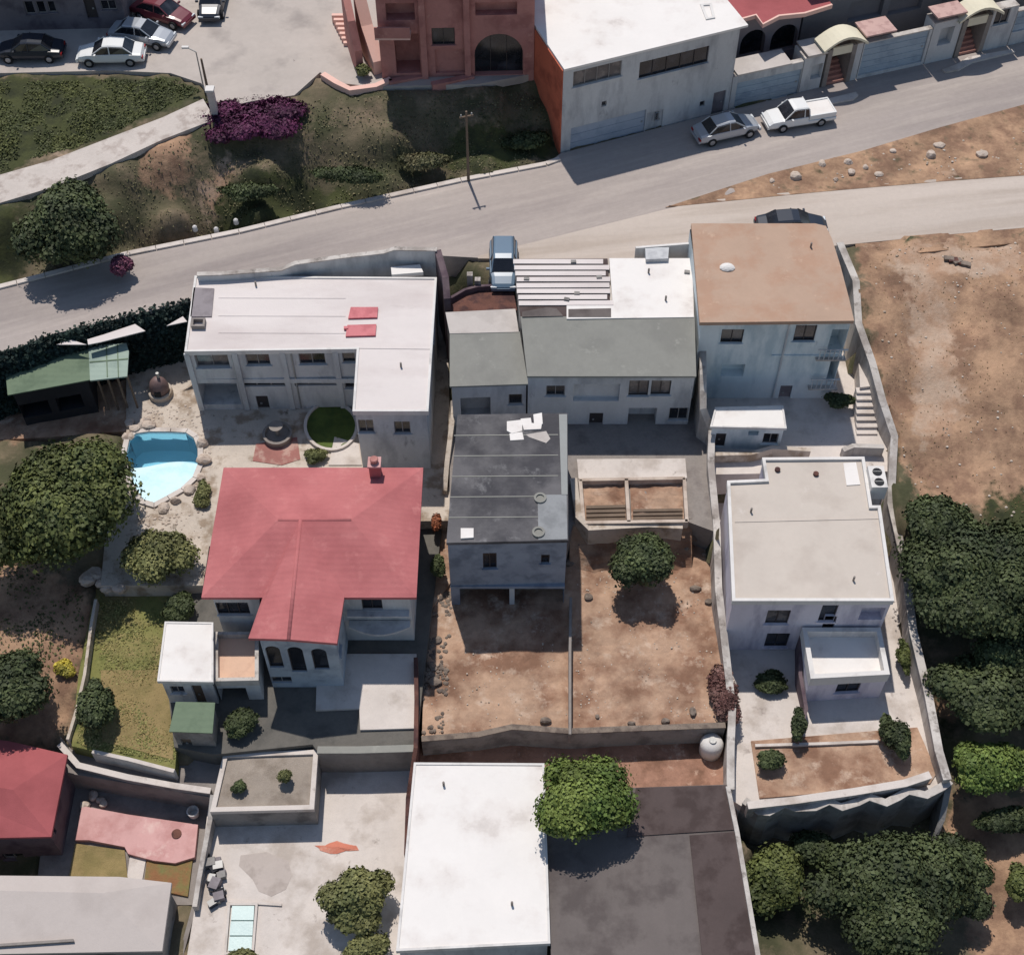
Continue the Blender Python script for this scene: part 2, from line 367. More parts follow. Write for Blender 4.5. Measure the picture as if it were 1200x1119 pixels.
# terraces below the road
POOLPX = [(152, 516), (160, 509), (175, 507), (200, 507), (218, 508), (227, 514), (232, 526), (232, 545), (226, 560), (212, 573), (196, 582), (181, 590), (168, 586), (160, 574), (152, 556), (148, 535)]
_o = [(148, 430), (225, 340), (522, 290), (530, 610), (400, 612), (245, 640), (238, 686), (118, 686), (126, 600), (140, 530)]
_i = POOLPX[-1:]+POOLPX[:-1]
level('patio', _o+[_i[0]]+_i[:0:-1]+[_i[0]] if area(_o)*area(_i) > 0 else _o+_i+[_i[0]], -4.2, STONE, bump=0, ctrl=False)
SHEETS.append((inset(PL(POOLPX, -4.2), -.5), -6.6)); sample_ctrl(PL(_o, -4.2), -.12)
level('house_terrace', [(200, 700), (245, 640), (520, 600), (508, 700), (489, 858), (488, 878), (372, 880), (366, 872), (250, 884), (204, 875), (196, 800)], -5.0, mat('shade_toned_concrete', (112, 108, 102), .2, .6, (88, 86, 82), (.45, .62), .6, bump=.4))  # terrace shade put into the concrete colour, all but the pale slab
level('bright_slab', [(372, 766), (488, 766), (487, 853), (422, 855), (421, 830), (370, 832)], -4.85, PCONC, depth=.3, push=0, ctrl=False)
level('left_lawn', [(114, 676), (236, 676), (215, 780), (205, 902), (84, 874), (92, 790)], -5.3, GRASS, bump=.05, res=.5)
level('back_lane', [(70, 862), (84, 878), (205, 898), (262, 880), (252, 935), (75, 905)], -6.2, CONC, bump=0)
WW = PZ([(823, 380, 1.2), (824, 440, .2), (824, 480, -1.0), (834, 505, -2.2), (833, 545, -2.6), (840, 620, -3.2), (842, 690, -3.6), (850, 760, -4.4), (858, 830, -4.9), (856, 880, -5.0), (856, 925, -5.2)])
EW = PZ([(984, 285, 1.0), (1003, 330, .6), (1006, 380, -.2), (1022, 425, -1.0), (1034, 470, -1.6), (1048, 512, -2.4), (1046, 545, -2.9), (1044, 590, -3.7), (1060, 660, -4.2), (1070, 740, -4.6), (1088, 815, -4.9), (1100, 880, -5.1), (1110, 914, -5.2)])
SW = PZ([(494, 866, -5.2), (560, 861, -5.3), (600, 852, -5.0), (668, 857, -5.1), (740, 854, -5.2), (850, 850, -5.2)])
yN = P(1000, 290, 0).y
level('upper_yard', PL([(528, 470), (600, 430)], -3.5)+[Vector((WW[0].x, yN, 0))]+WW[:6]+PL([(808, 612), (672, 614), (660, 650), (526, 650)], -3.5), -3.5, CONC, world=True)
level('shed_yard', [(-80, 520), (-80, 436), (0, 412), (140, 380), (225, 345), (238, 400), (150, 440), (150, 505), (60, 512)], -4.4, DIRT, bump=.1)
level('side_alley', [(498, 560), (530, 480), (545, 660), (500, 720)], -5.3, DIRT, bump=.08)
level('lower_yard', PL([(500, 700), (530, 640), (660, 640)], -5.5)+[Vector((WW[5].x, P(800, 608, -5.5).y, 0))]+WW[6:9]+SW[::-1]+PL([(498, 740)], -5.5), -5.5, DIRT, bump=.1, res=.45, depth=2.5, world=True)
level('low_strip', [(488, 868), (856, 862), (866, 990), (480, 990)], -6.9, DIRT2, bump=.06)
level('drive', [(246, 930), (372, 880), (490, 860), (492, 1000), (470, 1300), (190, 1300), (232, 1040)], -7.2, PCONC, depth=4)
level('low_left_court', [(60, 900), (250, 925), (240, 1060), (40, 1060)], -8.0, CONC, depth=3)
level('tan_house_yard', [Vector((WW[0].x, yN, 0))]+[Vector((EW[0].x, yN, 0))]+EW[1:7]+WW[4::-1], -3.5, PCONC, depth=5, world=True)
level('purple_house_yard', EW[5:]+PZ([(1108, 922, -5.75), (872, 941, -5.75)])+WW[:3:-1], -6.2, PCONC, depth=7, world=True, ctrl=False)
level('garden_bed', [(880, 868), (1075, 852), (1098, 905), (1090, 918), (890, 935)], -6.12, DIRT, depth=.4, bump=.05, push=0, ctrl=False)
level('grass_circle', [(388+29*math.cos(t*PI/12), 500+26*math.sin(t*PI/12)) for t in range(24)], -4.12, mat('bright_lawn', (92, 108, 52), .2, .8, (74, 90, 44), (.45, .6), .9, bump=.9, bscale=14), depth=.2, bump=.03, res=.4, push=0, ctrl=False)
level('lawn_dry_patch', [(118, 785), (202, 785), (203, 890), (120, 868)], -5.27, DRYG, depth=.1, bump=.03, res=.5, push=0, ctrl=False)
# hillside controls
for p in [(20, 150, 2.7), (100, 120, 2.85), (180, 110, 2.95), (200, 130, 2.9), (120, 240, 1.5), (60, 260, 1.3), (60, 320, .3), (200, 250, .9), (300, 190, 1.7), (450, 150, 2.2), (560, 130, 2.3), (640, 120, 1.8),
          (300, 245, .5), (450, 210, .5), (560, 185, .6), (620, 180, .3), (350, 130, 2.7), (450, 110, 2.8),
          (1010, 292, .1), (1060, 286, .12), (1120, 280, .12), (1200, 275, .12), (1300, 268, .12), (1010, 320, -.2), (1200, 310, -.1), (1400, 280, 0), (1100, 400, -1.4), (1300, 400, -1.2), (1080, 560, -3.4), (1250, 560, -3.0), (1060, 480, -2.6), (1120, 750, -5.6), (1250, 800, -6),
          (1130, 920, -8.6), (1300, 1000, -8.8), (1150, 1100, -10), (880, 990, -9.8), (950, 985, -9.8), (1050, 975, -9.6), (1105, 975, -9.3), (1130, 915, -8.6), (1112, 850, -7.4), (1095, 780, -6.2), (1075, 700, -5.2), (900, 1040, -9.8), (1000, 1050, -9.9), (1100, 1000, -9.5), (1000, 1250, -11), (850, 1300, -11), (1400, 1200, -10),
          (0, 490, -4.5), (-200, 500, -4.5), (-400, 520, -4.5), (50, 700, -5.2), (60, 800, -5.7), (-200, 800, -5.8), (0, 1010, -8.4), (-200, 1050, -9), (100, 1250, -10), (600, 1300, -10), (0, 740, -5.3), (30, 660, -4.9),
          (20, 520, -4.3), (70, 520, -4.3), (125, 525, -4.3), (-60, 530, -4.4)]:
    CTRL.append(tuple(P(*p)))
for x, y, z in [(-900, 1000, 60), (0, 900, 50), (900, 1000, 40), (-900, 0, -20), (900, 0, -30), (0, -600, -60), (-900, -900, -70), (900, -900, -80), (-120, 60, 0), (120, 60, -3), (0, 160, 8), (-120, 150, 9), (120, 150, 6), (0, -20, -14), (-60, 0, -13), (60, 0, -15)]:
    CTRL.append((x, y, z))
# terrain sheet
def axis(lo, hi, st, far):
    a = list(np.arange(lo, hi+.01, st)); s = st; x = hi; r = []
    while x < far: s *= 1.35; x += s; r.append(x)
    s = st; x = lo; l = []
    while x > -far: s *= 1.35; x -= s; l.append(x)
    return np.array(l[::-1]+a+r)
gx = axis(-46, 52, .42, 1500); gy = axis(6, 96, .42, 1500)
X, Y = np.meshgrid(gx, gy); C = np.array(CTRL)
Z = np.zeros_like(X)
for r in range(X.shape[0]):
    d2 = (X[r][:, None]-C[None, :, 0])**2+(Y[r][:, None]-C[None, :, 1])**2+.15
    wt = d2**-1.75; Z[r] = (wt*C[None, :, 2]).sum(1)/wt.sum(1)
def fnoise(X, Y, s, seed=0):
    out = np.zeros(X.size)
    for i, (x, y) in enumerate(zip(X.ravel(), Y.ravel())): out[i] = mn.noise(Vector((x*s, y*s, seed)))
    return out.reshape(X.shape)
Z += fnoise(X, Y, .5, 3)*.22 + fnoise(X, Y, 1.4, 5)*.12
def terrain_z(x, y):
    i = np.clip(np.searchsorted(gx, x)-1, 0, len(gx)-2); j = np.clip(np.searchsorted(gy, y)-1, 0, len(gy)-2)
    u = (x-gx[i])/(gx[i+1]-gx[i]); v = (y-gy[j])/(gy[j+1]-gy[j])
    return (Z[j, i]*(1-u)+Z[j, i+1]*u)*(1-v)+(Z[j+1, i]*(1-u)+Z[j+1, i+1]*u)*v
for poly, z in SHEETS:
    ins = inside(X, Y, poly); Z[ins] = np.minimum(Z[ins], z)
verts = np.stack([X.ravel(), Y.ravel(), Z.ravel()], 1); W = len(gx); Hh = len(gy)
idx = np.arange(W*Hh).reshape(Hh, W)
faces = np.stack([idx[:-1, :-1], idx[:-1, 1:], idx[1:, 1:], idx[1:, :-1]], -1).reshape(-1, 4)
me = bpy.data.meshes.new('ground'); me.from_pydata(verts.tolist(), [], faces.tolist())
ZONES = {
 'field': [[(1003, 284, 0), (1700, 250, 0), (1700, 620, -3), (1250, 620, -3.5), (1080, 600, -4), (1055, 540, -3), (1035, 470, -2), (1010, 380, -1)],
           [(800, 236, 0), (1210, 118, 0), (1700, 0, 0), (1700, 170, 0), (1210, 205, 0), (960, 224, 0)],
           [(-400, 600, -5), (40, 660, -5), (112, 700, -5.3), (80, 862, -5.6), (-400, 850, -5.8)], [(-200, 440, -4.2), (40, 465, -4.4), (60, 510, -4.5), (-200, 540, -4.5)],
           [(1090, 780, -6), (1130, 780, -6), (1140, 830, -6.5), (1095, 840, -6.5)], [(1108, 930, -9), (1400, 960, -9), (1400, 1150, -10), (1150, 1150, -10), (1115, 1000, -9)],
           [(170, 160, 2.5), (230, 150, 2.5), (215, 210, 1.8), (160, 215, 1.8)]],
 'pale': [[(1020, 290, 0), (1200, 285, 0), (1200, 330, -.8), (1060, 335, -.8)], [(1060, 340, -1), (1110, 350, -1), (1130, 480, -2.4), (1080, 540, -3)],
          [(60, 115, 2.9), (100, 112, 2.9), (75, 190, 2.5), (45, 180, 2.5)], [(1100, 210, 0), (1230, 200, 0), (1230, 190, 0), (1100, 195, 0)],
          [(225, 215, 1.2), (275, 175, 2), (290, 185, 2), (235, 245, 1)]],
 'grass': [[(-300, 95, 3), (200, 86, 3), (240, 110, 3), (130, 158, 2.7), (0, 200, 2.2), (-300, 300, 1.2)], [(250, 205, 1.4), (420, 195, 1.2), (420, 238, .1), (240, 275, .1)],
           [(520, 150, 1.8), (650, 140, 1.5), (650, 180, .3), (520, 205, .3)], [(-100, 250, 1.6), (30, 240, 1.6), (20, 330, .2), (-100, 350, .2)], [(-60, 560, -4.8), (-300, 560, -5), (-300, 700, -5), (-60, 680, -5)],
           [(1150, 590, -4), (1500, 590, -4), (1500, 760, -6), (1150, 760, -6)]]}
for a, polys in ZONES.items():
    val = np.zeros(X.shape)
    for p in polys: val[inside(X, Y, PZ(p))] = 1
    k = val.copy()
    for _ in range(9):
        k[1:-1, 1:-1] = (k[1:-1, 1:-1]*2+k[:-2, 1:-1]+k[2:, 1:-1]+k[1:-1, :-2]+k[1:-1, 2:])/6
    at = me.attributes.new(a, 'FLOAT', 'POINT'); at.data.foreach_set('value', k.ravel())
me.materials.append(TERR)
for p in me.polygons: p.use_smooth = True
g = bpy.data.objects.new('ground', me); COL.objects.link(g); g['kind'] = 'structure'
# ---------------------------------------------------------------- walls with real openings
def on_wall(A, B, px, py):
    d = Vector(ray(px, py)); o = Vector((0, 0, HC)); ab = Vector((B[0]-A[0], B[1]-A[1])); n = Vector((-ab.y, ab.x))
    t = (n.x*A[0]+n.y*A[1]-(n.x*o.x+n.y*o.y))/(n.x*d.x+n.y*d.y); q = o+d*t
    s = ((q.x-A[0])*ab.x+(q.y-A[1])*ab.y)/ab.length_squared
    return s, q.z
def hole(k, x0, y0, x1, y1, **kw): return dict(k=k, r=(x0, y0, x1, y1), **kw)
def walls(root, pts, z0, z1, m, holes={}, name='wall'):
    n = len(pts); ccw = area(pts) > 0; bm = BM(); todo = []
    for i in range(n):
        A, B = Vector(pts[i][:2]), Vector(pts[(i+1) % n][:2]); L = (B-A).length; u = (B-A)/L
        nrm = Vector((u.y, -u.x)) if ccw else Vector((-u.y, u.x))
        hs = []
        for h in holes.get(i, []):
            x0, y0, x1, y1 = h['r']
            sa, za = on_wall(A, B, (x0+x1)/2, y1); sb, zb = on_wall(A, B, (x0+x1)/2, y0)
            s0, _ = on_wall(A, B, x0, (y0+y1)/2); s1, _ = on_wall(A, B, x1, (y0+y1)/2)
            s0, s1 = sorted((s0, s1)); s0 = max(.004, s0); s1 = min(.996, s1)
            za = max(za, z0+.05); zb = min(zb, z1-.04)
            if s1-s0 < .005 or zb-za < .1: continue
            hs.append((s0*L, s1*L, za, zb, h))
        S = sorted({0, L, *[v for h in hs for v in h[:2]]}); Zs = sorted({z0, z1, *[v for h in hs for v in h[2:4]]})
        def q3(s, z, o=0, A=A, u=u, nrm=nrm): return Vector((A.x+u.x*s+nrm.x*o, A.y+u.y*s+nrm.y*o, z))
        for a, b in zip(S, S[1:]):
            for c, d in zip(Zs, Zs[1:]):
                ms, mz = (a+b)/2, (c+d)/2
                if any(h[0] < ms < h[1] and h[2] < mz < h[3] for h in hs): continue
                if b-a < 1e-4 or d-c < 1e-4: continue
                bm.faces.new([bm.verts.new(q3(*t)) for t in ((a, c), (b, c), (b, d), (a, d))])
        for a, b, c, d, h in hs:
            dep = -h.get('depth', .16)
            for (s_, z_), (t_, w_) in (((a, c), (b, c)), ((b, c), (b, d)), ((b, d), (a, d)), ((a, d), (a, c))):
                bm.faces.new([bm.verts.new(v) for v in (q3(s_, z_), q3(t_, w_), q3(t_, w_, dep), q3(s_, z_, dep))])
            if h['k'] == 'opening': bm.faces.new([bm.verts.new(q3(s_, z_, dep)) for s_, z_ in ((a, c), (b, c), (b, d), (a, d))])
            if h['k'] == 'arch':
                R = (b-a)/2; hh = min(R, (d-c)*.5); N = 8
                for side in (0, 1):
                    arc = [(a+R-R*math.cos(PI/2*j/N), d-hh+hh*math.sin(PI/2*j/N)) for j in range(N+1)]
                    if side: arc = [(a+b-s_, z_) for s_, z_ in arc]
                    cor = (a if not side else b, d)
                    for o in (0.0, dep+.03):
                        for p1, p2 in zip(arc, arc[1:]): bm.faces.new([bm.verts.new(q3(*t, o)) for t in (cor, p1, p2)])
                    for p1, p2 in zip(arc, arc[1:]): bm.faces.new([bm.verts.new(v) for v in (q3(*p1), q3(*p2), q3(*p2, dep+.03), q3(*p1, dep+.03))])
            todo.append((q3, a, b, c, d, dep, h))
    wo = obj(name, bm, m, root)
    for q3, a, b, c, d, dep, h in todo:
        k = h['k']
        if k == 'opening': continue
        fm = h.get('fm', FRAME)
        if k in ('window', 'arch'):
            nx = h.get('nx', 2); ny = h.get('ny', 1); t = .05; fb = BM()
            def bar(s0, s1, y0, y1, o0=dep+.005, o1=dep+.07):
                v = [fb.verts.new(q3(s_, z_, o)) for o in (o0, o1) for s_, z_ in ((s0, y0), (s1, y0), (s1, y1), (s0, y1))]
                for f in ((0, 1, 2, 3), (4, 5, 6, 7), (0, 1, 5, 4), (1, 2, 6, 5), (2, 3, 7, 6), (3, 0, 4, 7)): fb.faces.new([v[i] for i in f])
            bar(a, b, c, c+t); bar(a, b, d-t, d); bar(a, a+t, c+t+.001, d-t-.001); bar(b-t, b, c+t+.001, d-t-.001)
            for j in range(1, nx): x = a+(b-a)*j/nx; bar(x-t/2, x+t/2, c+t+.001, d-t-.001)
            for j in range(1, ny): z = c+(d-c)*j/ny; bar(a+t, b-t, z-t/2, z+t/2, dep+.01, dep+.065)
            wn = obj('window', fb, fm, root)
            for j in range(nx):
                for l in range(ny):
                    pb = BM(); x0 = a+(b-a)*j/nx+.02; x1 = a+(b-a)*(j+1)/nx-.02; y0 = c+(d-c)*l/ny+.02; y1 = c+(d-c)*(l+1)/ny-.02
                    v = [pb.verts.new(q3(s_, z_, o)) for o in (dep-.01, dep+.02) for s_, z_ in ((x0, y0), (x1, y0), (x1, y1), (x0, y1))]
                    for f in ((0, 1, 2, 3), (4, 5, 6, 7), (0, 1, 5, 4), (1, 2, 6, 5), (2, 3, 7, 6), (3, 0, 4, 7)): pb.faces.new([v[i] for i in f])
                    obj('pane', pb, h.get('pm', GLASS), wn, local=False)
            if h.get('sill', True):
                sb = BM(); v = [sb.verts.new(q3(s_, z_, o)) for o in (.002, .09) for s_, z_ in ((a-.08, c-.09), (b+.08, c-.09), (b+.08, c-.002), (a-.08, c-.002))]
                for f in ((0, 1, 2, 3), (4, 5, 6, 7), (0, 1, 5, 4), (1, 2, 6, 5), (2, 3, 7, 6), (3, 0, 4, 7)): sb.faces.new([v[i] for i in f])
                obj('sill', sb, m, wn)
        else:
            def slab(s0, s1, y0, y1, o0, o1, b_):
                v = [b_.verts.new(q3(s_, z_, o)) for o in (o0, o1) for s_, z_ in ((s0, y0), (s1, y0), (s1, y1), (s0, y1))]
                for f in ((0, 1, 2, 3), (4, 5, 6, 7), (0, 1, 5, 4), (1, 2, 6, 5), (2, 3, 7, 6), (3, 0, 4, 7)): b_.faces.new([v[i] for i in f])
                return b_
            dn = 'garage_door' if k == 'garage' else 'door'
            dm = h.get('dm', SHUT if k == 'garage' else WOOD)
            do = obj(dn, slab(a, b, c, d, dep-.02, dep+.02, BM()), dm, root)
            if k == 'garage':
                nr = max(3, int((d-c)/.5))
                for j in range(nr):
                    obj('panel', slab(a+.03, b-.03, c+(d-c)*j/nr+.02, c+(d-c)*(j+1)/nr-.02, dep+.021, dep+.05, BM()), dm, do)
            obj('handle', slab(b-.3, b-.18, (c+d)/2-.06, (c+d)/2+.06, dep+.052, dep+.09, BM()), METAL, do)
    return wo
def flat_house(name, label, roofpx, zt, zg, wm_, rm, holes={}, over=.15, thick=.22, parapet=0, pw=.2, pmat=None, cat='house', world=False, roofname='roof', ins=None):
    pts = roofpx if world else PL(roofpx, zt)
    c = sum((Vector(p) for p in pts), Vector())/len(pts)
    root = thing(name, label, cat, (c.x, c.y, zg))
    wp = inset(pts, over) if over else [Vector(p) for p in pts]
    walls(root, wp, zg-.4, zt-thick, wm_, holes)
    zr = zt-parapet
    bm = BM(); prism(bm, pts if not parapet else inset(pts, .01), zt-thick+.002, zr if parapet < thick else zt-thick+.06)
    ro = obj(roofname, bm, rm, root)
    if parapet:
        bm = BM(); ring(bm, pts, pw, zt-thick-.03, zt+.0); obj('parapet', bm, pmat or wm_, root)
    return root, wp, ro
# ---------------------------------------------------------------- vegetation
def leaves_mesh(name, cen, nrm, size, m, tint, aspect=1.0):
    n = len(cen); a = rng.normal(size=(n, 3)); t = np.cross(nrm, a); t /= np.linalg.norm(t, axis=1)[:, None]+1e-9; b = np.cross(nrm, t)
    s = size[:, None]; t = t*s; b = b*s*aspect
    v = np.empty((n, 4, 3)); bend = nrm*s*.35
    v[:, 0] = cen-t; v[:, 1] = cen-b*.8+bend; v[:, 2] = cen+t; v[:, 3] = cen+b*.8+bend
    me = bpy.data.meshes.new(name); me.vertices.add(n*4); me.vertices.foreach_set('co', v.ravel())
    me.loops.add(n*4); me.loops.foreach_set('vertex_index', np.arange(n*4)); me.polygons.add(n)
    me.polygons.foreach_set('loop_start', np.arange(0, n*4, 4)); me.polygons.foreach_set('loop_total', np.full(n, 4))
    me.update(calc_edges=True)
    at = me.attributes.new('tint', 'FLOAT', 'FACE'); at.data.foreach_set('value', tint)
    me.materials.append(m); return me
def crown_leaves(c, rad, n, size, lobes=12, seed=0, flat=0.0, spread=.55, lr=.45):
    r = np.random.default_rng(seed); rad = np.array(rad, float); L = []
    for i in range(lobes):
        d = r.normal(size=3); d /= np.linalg.norm(d); d[2] = abs(d[2])*.8-.25
        q = d*rad*spread*r.uniform(.6, 1.5); s = rad*lr*r.uniform(.5, 1.25)*np.array([r.uniform(.8, 1.3), r.uniform(.8, 1.3), r.uniform(.6, .95)]); L.append((q, s))
    L.append((np.zeros(3), rad*.62))
    wgt = np.array([s.prod()**(2/3) for q, s in L]); wgt /= wgt.sum(); cen, nr, ti = [], [], []
    for (q, s), wg in zip(L, wgt):
        k = int(n*wg); d = r.normal(size=(k, 3)); d /= np.linalg.norm(d, axis=1)[:, None]
        d[:, 2] = np.where(d[:, 2] < -.45, -d[:, 2], d[:, 2])
        rr = np.clip(r.normal(.95, .14, size=(k, 1)), .6, 1.35); p = q+d*s*rr
        nn = d+r.normal(size=(k, 3))*.45; nn[:, 2] += .25; nn /= np.linalg.norm(nn, axis=1)[:, None]
        cen.append(p); nr.append(nn); ti.append(np.clip(r.normal(.5, .2, k)+r.normal(0, .2), 0, 1))
    cen = np.concatenate(cen)+np.array(c); nr = np.concatenate(nr); ti = np.concatenate(ti)
    return cen, nr, r.uniform(.45, 1.5, len(cen))*size, ti, L
def tree(name, label, cat, px, py, zc, zg, rad, m, n=6000, size=.15, seed=1, lobes=14, group=None, trunk_r=.2, spread=.55, lr=.45, trunk=True, base=None):
    n = int(n*2.2); size *= .66; lobes = int(lobes*1.5); lr *= .88; rad = tuple(v*.96 for v in rad)
    c = P(px, py, zc); bx, by = base or (c.x, c.y)
    root = thing(name, label, cat, (bx, by, zg), group)
    cen, nr, sz, ti, L = crown_leaves(c, rad, n, size, lobes, seed, spread=spread, lr=lr)
    me = leaves_mesh('crown', cen, nr, sz, m, ti)
    obj('crown' if trunk else 'foliage', me, m, root)
    bm = BM()
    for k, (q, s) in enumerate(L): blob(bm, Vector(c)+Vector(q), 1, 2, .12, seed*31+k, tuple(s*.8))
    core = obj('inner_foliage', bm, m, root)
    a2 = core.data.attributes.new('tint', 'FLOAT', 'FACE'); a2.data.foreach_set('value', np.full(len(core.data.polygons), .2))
    if trunk:
        bm = BM(); top = Vector((c.x, c.y, zc-rad[2]*.1)); b0 = Vector((bx, by, zg-.2)); mid = b0.lerp(top, .5)+Vector((.12, -.08, 0))
        tube(bm, b0, mid, trunk_r, trunk_r*.75, 10); tube(bm, mid, top, trunk_r*.75, trunk_r*.4, 10)
        obj('trunk', bm, BARK, root)
        for q, s in L[:5]:
            bm = BM(); tube(bm, mid, Vector(c)+Vector(q)*.9, trunk_r*.5, trunk_r*.2, 7); obj('limb', bm, BARK, root)
    else:
        bm = BM(); b0 = Vector((bx, by, zg-.1))
        for q, s in L[:6]: tube(bm, b0, Vector(c)+Vector(q)*.8, .03, .012, 5)
        obj('stem', bm, BARK, root)
    return root
def scatter(name, polys, n, m, size, hgt, seed=0, clump=1.5, label=None, cat=None, thin=False, lift=0.0, zfun=None):
    r = np.random.default_rng(seed); C_, N_, S_, T_ = [], [], [], []
    for poly, cnt in polys:
        a = np.array([(p[0], p[1]) for p in poly]); lo, hi = a.min(0), a.max(0); pts = np.empty((0, 2)); 
        while len(pts) < cnt:
            q = r.uniform(lo, hi, size=(cnt*3, 2)); q = q[inside(q[:, 0], q[:, 1], poly)]
            if clump:
                keep = np.array([mn.noise(Vector((x*clump*.35, y*clump*.35, seed)))+.35*mn.noise(Vector((x*clump, y*clump, seed+9))) for x, y in q])
                q = q[keep > r.uniform(-.35, .25, len(q))]
            pts = np.concatenate([pts, q])
        pts = pts[:cnt]; z = (zfun or (lambda p: terrain_z(p[:, 0], p[:, 1])))(pts)
        hh = r.uniform(.15, 1, cnt)*hgt*(1.2 if not clump else 1); C_.append(np.column_stack([pts, z+hh*.6+lift]))
        nn = r.normal(size=(cnt, 3)); nn[:, 2] = np.abs(nn[:, 2])*.8+1.1; nn /= np.linalg.norm(nn, axis=1)[:, None]; N_.append(nn)
        S_.append(r.uniform(.5, 1.4, cnt)*size); T_.append(np.clip(r.normal(.5, .25, cnt), 0, 1))
    me = leaves_mesh(name, np.concatenate(C_), np.concatenate(N_), np.concatenate(S_), m, np.concatenate(T_), .35 if thin else .8)
    return obj(name, me, m, kind='stuff', label=label, category=None) if False else tag(obj(name, me, m), label, cat, None, 'stuff')
# ================================================================ BUILDINGS
H = hole
# --- long L-shaped house
L_, wp, ro = flat_house('l_shaped_house', 'long white L-shaped house with flat pale roof and two red skylights below the road', [(228, 323), (512, 325), (502, 482), (413, 482), (418, 409), (216, 412)], 1.2, -4.2, GREYW, LROOF, over=.12, thick=.3, parapet=.07, pw=.14, pmat=WHITE,
    holes={4: [H('window', 229, 415, 268, 431, nx=2, pm=CURT, depth=.25), H('window', 288, 413, 316, 428, nx=2), H('window', 350, 411, 381, 427, nx=2), H('window', 401, 410, 416, 425, nx=1),
               H('opening', 231, 449, 280, 474, depth=1.6), H('window', 284, 447, 334, 453, nx=3, sill=False), H('window', 345, 446, 394, 452, nx=3, sill=False), H('door', 302, 464, 316, 488, dm=DFRAME), H('window', 404, 446, 417, 455, nx=1)],
           2: [H('window', 420, 492, 438, 507, nx=2), H('window', 462, 494, 481, 508, nx=2)],
           1: [H('window', 506, 380, 508, 400, nx=2)]})
bm = BM(); prism(bm, PL([(227, 337), (251, 338), (248, 371), (223, 371)], 1.2), 1.13, 1.2); obj('roof_panel', bm, SLATEP, L_, label='grey square panel at the roof corner')
bm = BM(); ring(bm, PL([(225, 374), (241, 374), (240, 384), (224, 384)], 1.3), .12, 1.1, 1.42); obj('roof_hatch', bm, CONC, L_)
for q in ([(411, 360), (443, 360), (442, 372), (408, 373)], [(407, 381), (441, 380), (440, 393), (405, 394)]):
    bm = BM(); prism(bm, PL(q, 1.24), 1.12, 1.25); obj('skylight', bm, SKYL, L_)
bm = BM(); prism(bm, PL([(403, 383), (408, 383), (408, 386), (403, 386)], 1.24), 1.12, 1.3); obj('roof_vent', bm, SKYL, L_)
for y in (348, 369, 389):
    bm = BM(); prism(bm, PL([(256, y), (405, y+.5), (405, y+2), (256, y+1.5)], 1.14), 1.1, 1.155); obj('roof_seam', bm, LROOF, L_)
bm = BM(); prism(bm, PL([(418, 407), (506, 408), (506, 409.5), (418, 408.5)], 1.14), 1.1, 1.16); obj('roof_seam', bm, LROOF, L_)
for k in range(4):   # floor band and facade piers
    x = (281, 336, 397)[k] if k < 3 else 226
    A, B = wp[4], wp[5]; s, z = on_wall(A, B, x, 440); p = Vector(A[:2]).lerp(Vector(B[:2]), s)
    bm = BM(); box(bm, (p.x, p.y-.07, -1.6), (.32, .12, 5.1)); obj('pier', bm, GREYW, L_)
A, B = wp[4], wp[5]; bm = BM(); box(bm, ((A[0]+B[0])/2, (A[1]+B[1])/2-.05, -1.55), (abs(A[0]-B[0])-.1, .09, .35)); obj('floor_band', bm, GREYW, L_)
# --- middle block: white sheets in front, grey slope behind
M_ = thing('grey_sloped_house', 'long house with white sheet roof above a grey back slope beside the tan-roofed house', 'house', tuple(P(712, 440, -3.5)))
zr, ze = 2.0, 1.0
a, b, c, d = P(603, 303, zr), P(812, 303, zr), P(814, 371, zr), P(610, 371, zr); e, f = P(816, 441, ze), P(618, 441, ze)
MW = [Vector((a.x+.05, a.y, 0)), Vector((b.x, b.y, 0)), Vector((e.x-.05, e.y+.15, 0)), Vector((f.x+.05, f.y+.15, 0))]
walls(M_, MW, -3.9, ze-.12, GREYW, {2: [H('window', 737, 446, 760, 464, nx=2, pm=CURT, fm=DFRAME), H('window', 763, 446, 786, 463, nx=2, pm=CURT, fm=DFRAME), H('opening', 736, 478, 769, 498, depth=.8), H('opening', 672, 450, 726, 470, depth=.3), H('window', 640, 452, 662, 464, nx=2), H('door', 690, 484, 706, 512, dm=DFRAME), H('window', 784, 478, 806, 492, nx=2)]})
bm = BM(); prism(bm, [a, b, c, d], ze-.12, zr-.15); obj('attic', bm, WHITED, M_)
bm = BM(); v1 = [bm.verts.new(p) for p in (d, c, e, f)]; v2 = [bm.verts.new(p-Vector((0, 0, .14))) for p in (d, c, e, f)]
bm.faces.new(v1); bm.faces.new(v2[::-1]); [bm.faces.new((v1[i], v2[i], v2[(i+1) % 4], v1[(i+1) % 4])) for i in range(4)]
obj('back_roof', bm, GREYR, M_, label='grey slope at the back of the roof')
bm = BM(); prism(bm, PL([(714, 303), (811, 303), (813, 372), (664, 374), (664, 358), (718, 357)], zr), zr-.14, zr+.02); obj('front_roof', bm, WHITER, M_, label='bright white front roof')
random.seed(4)
for k in range(8):
    y0 = 303.5+k*6.9; x0 = 602+k*.9+random.uniform(-1, 1); x1 = 710+k*.8+random.uniform(-4, 4); dz = random.uniform(0, .05)
    bm = BM(); q = PL([(x0, y0+random.uniform(0, .5)), (x1, y0), (x1, y0+5.4), (x0, y0+5.6+random.uniform(-.5, .3))], zr+.04+dz); prism(bm, q, zr-.02+dz, zr+.02+dz); obj('roof_sheet', bm, LROOF, M_)
bm = BM(); prism(bm, PL([(603, 303.5), (712, 303), (716, 372), (610, 372)], zr-.02), zr-.14, zr-.03); obj('sheet_bed', bm, BROWND, M_)
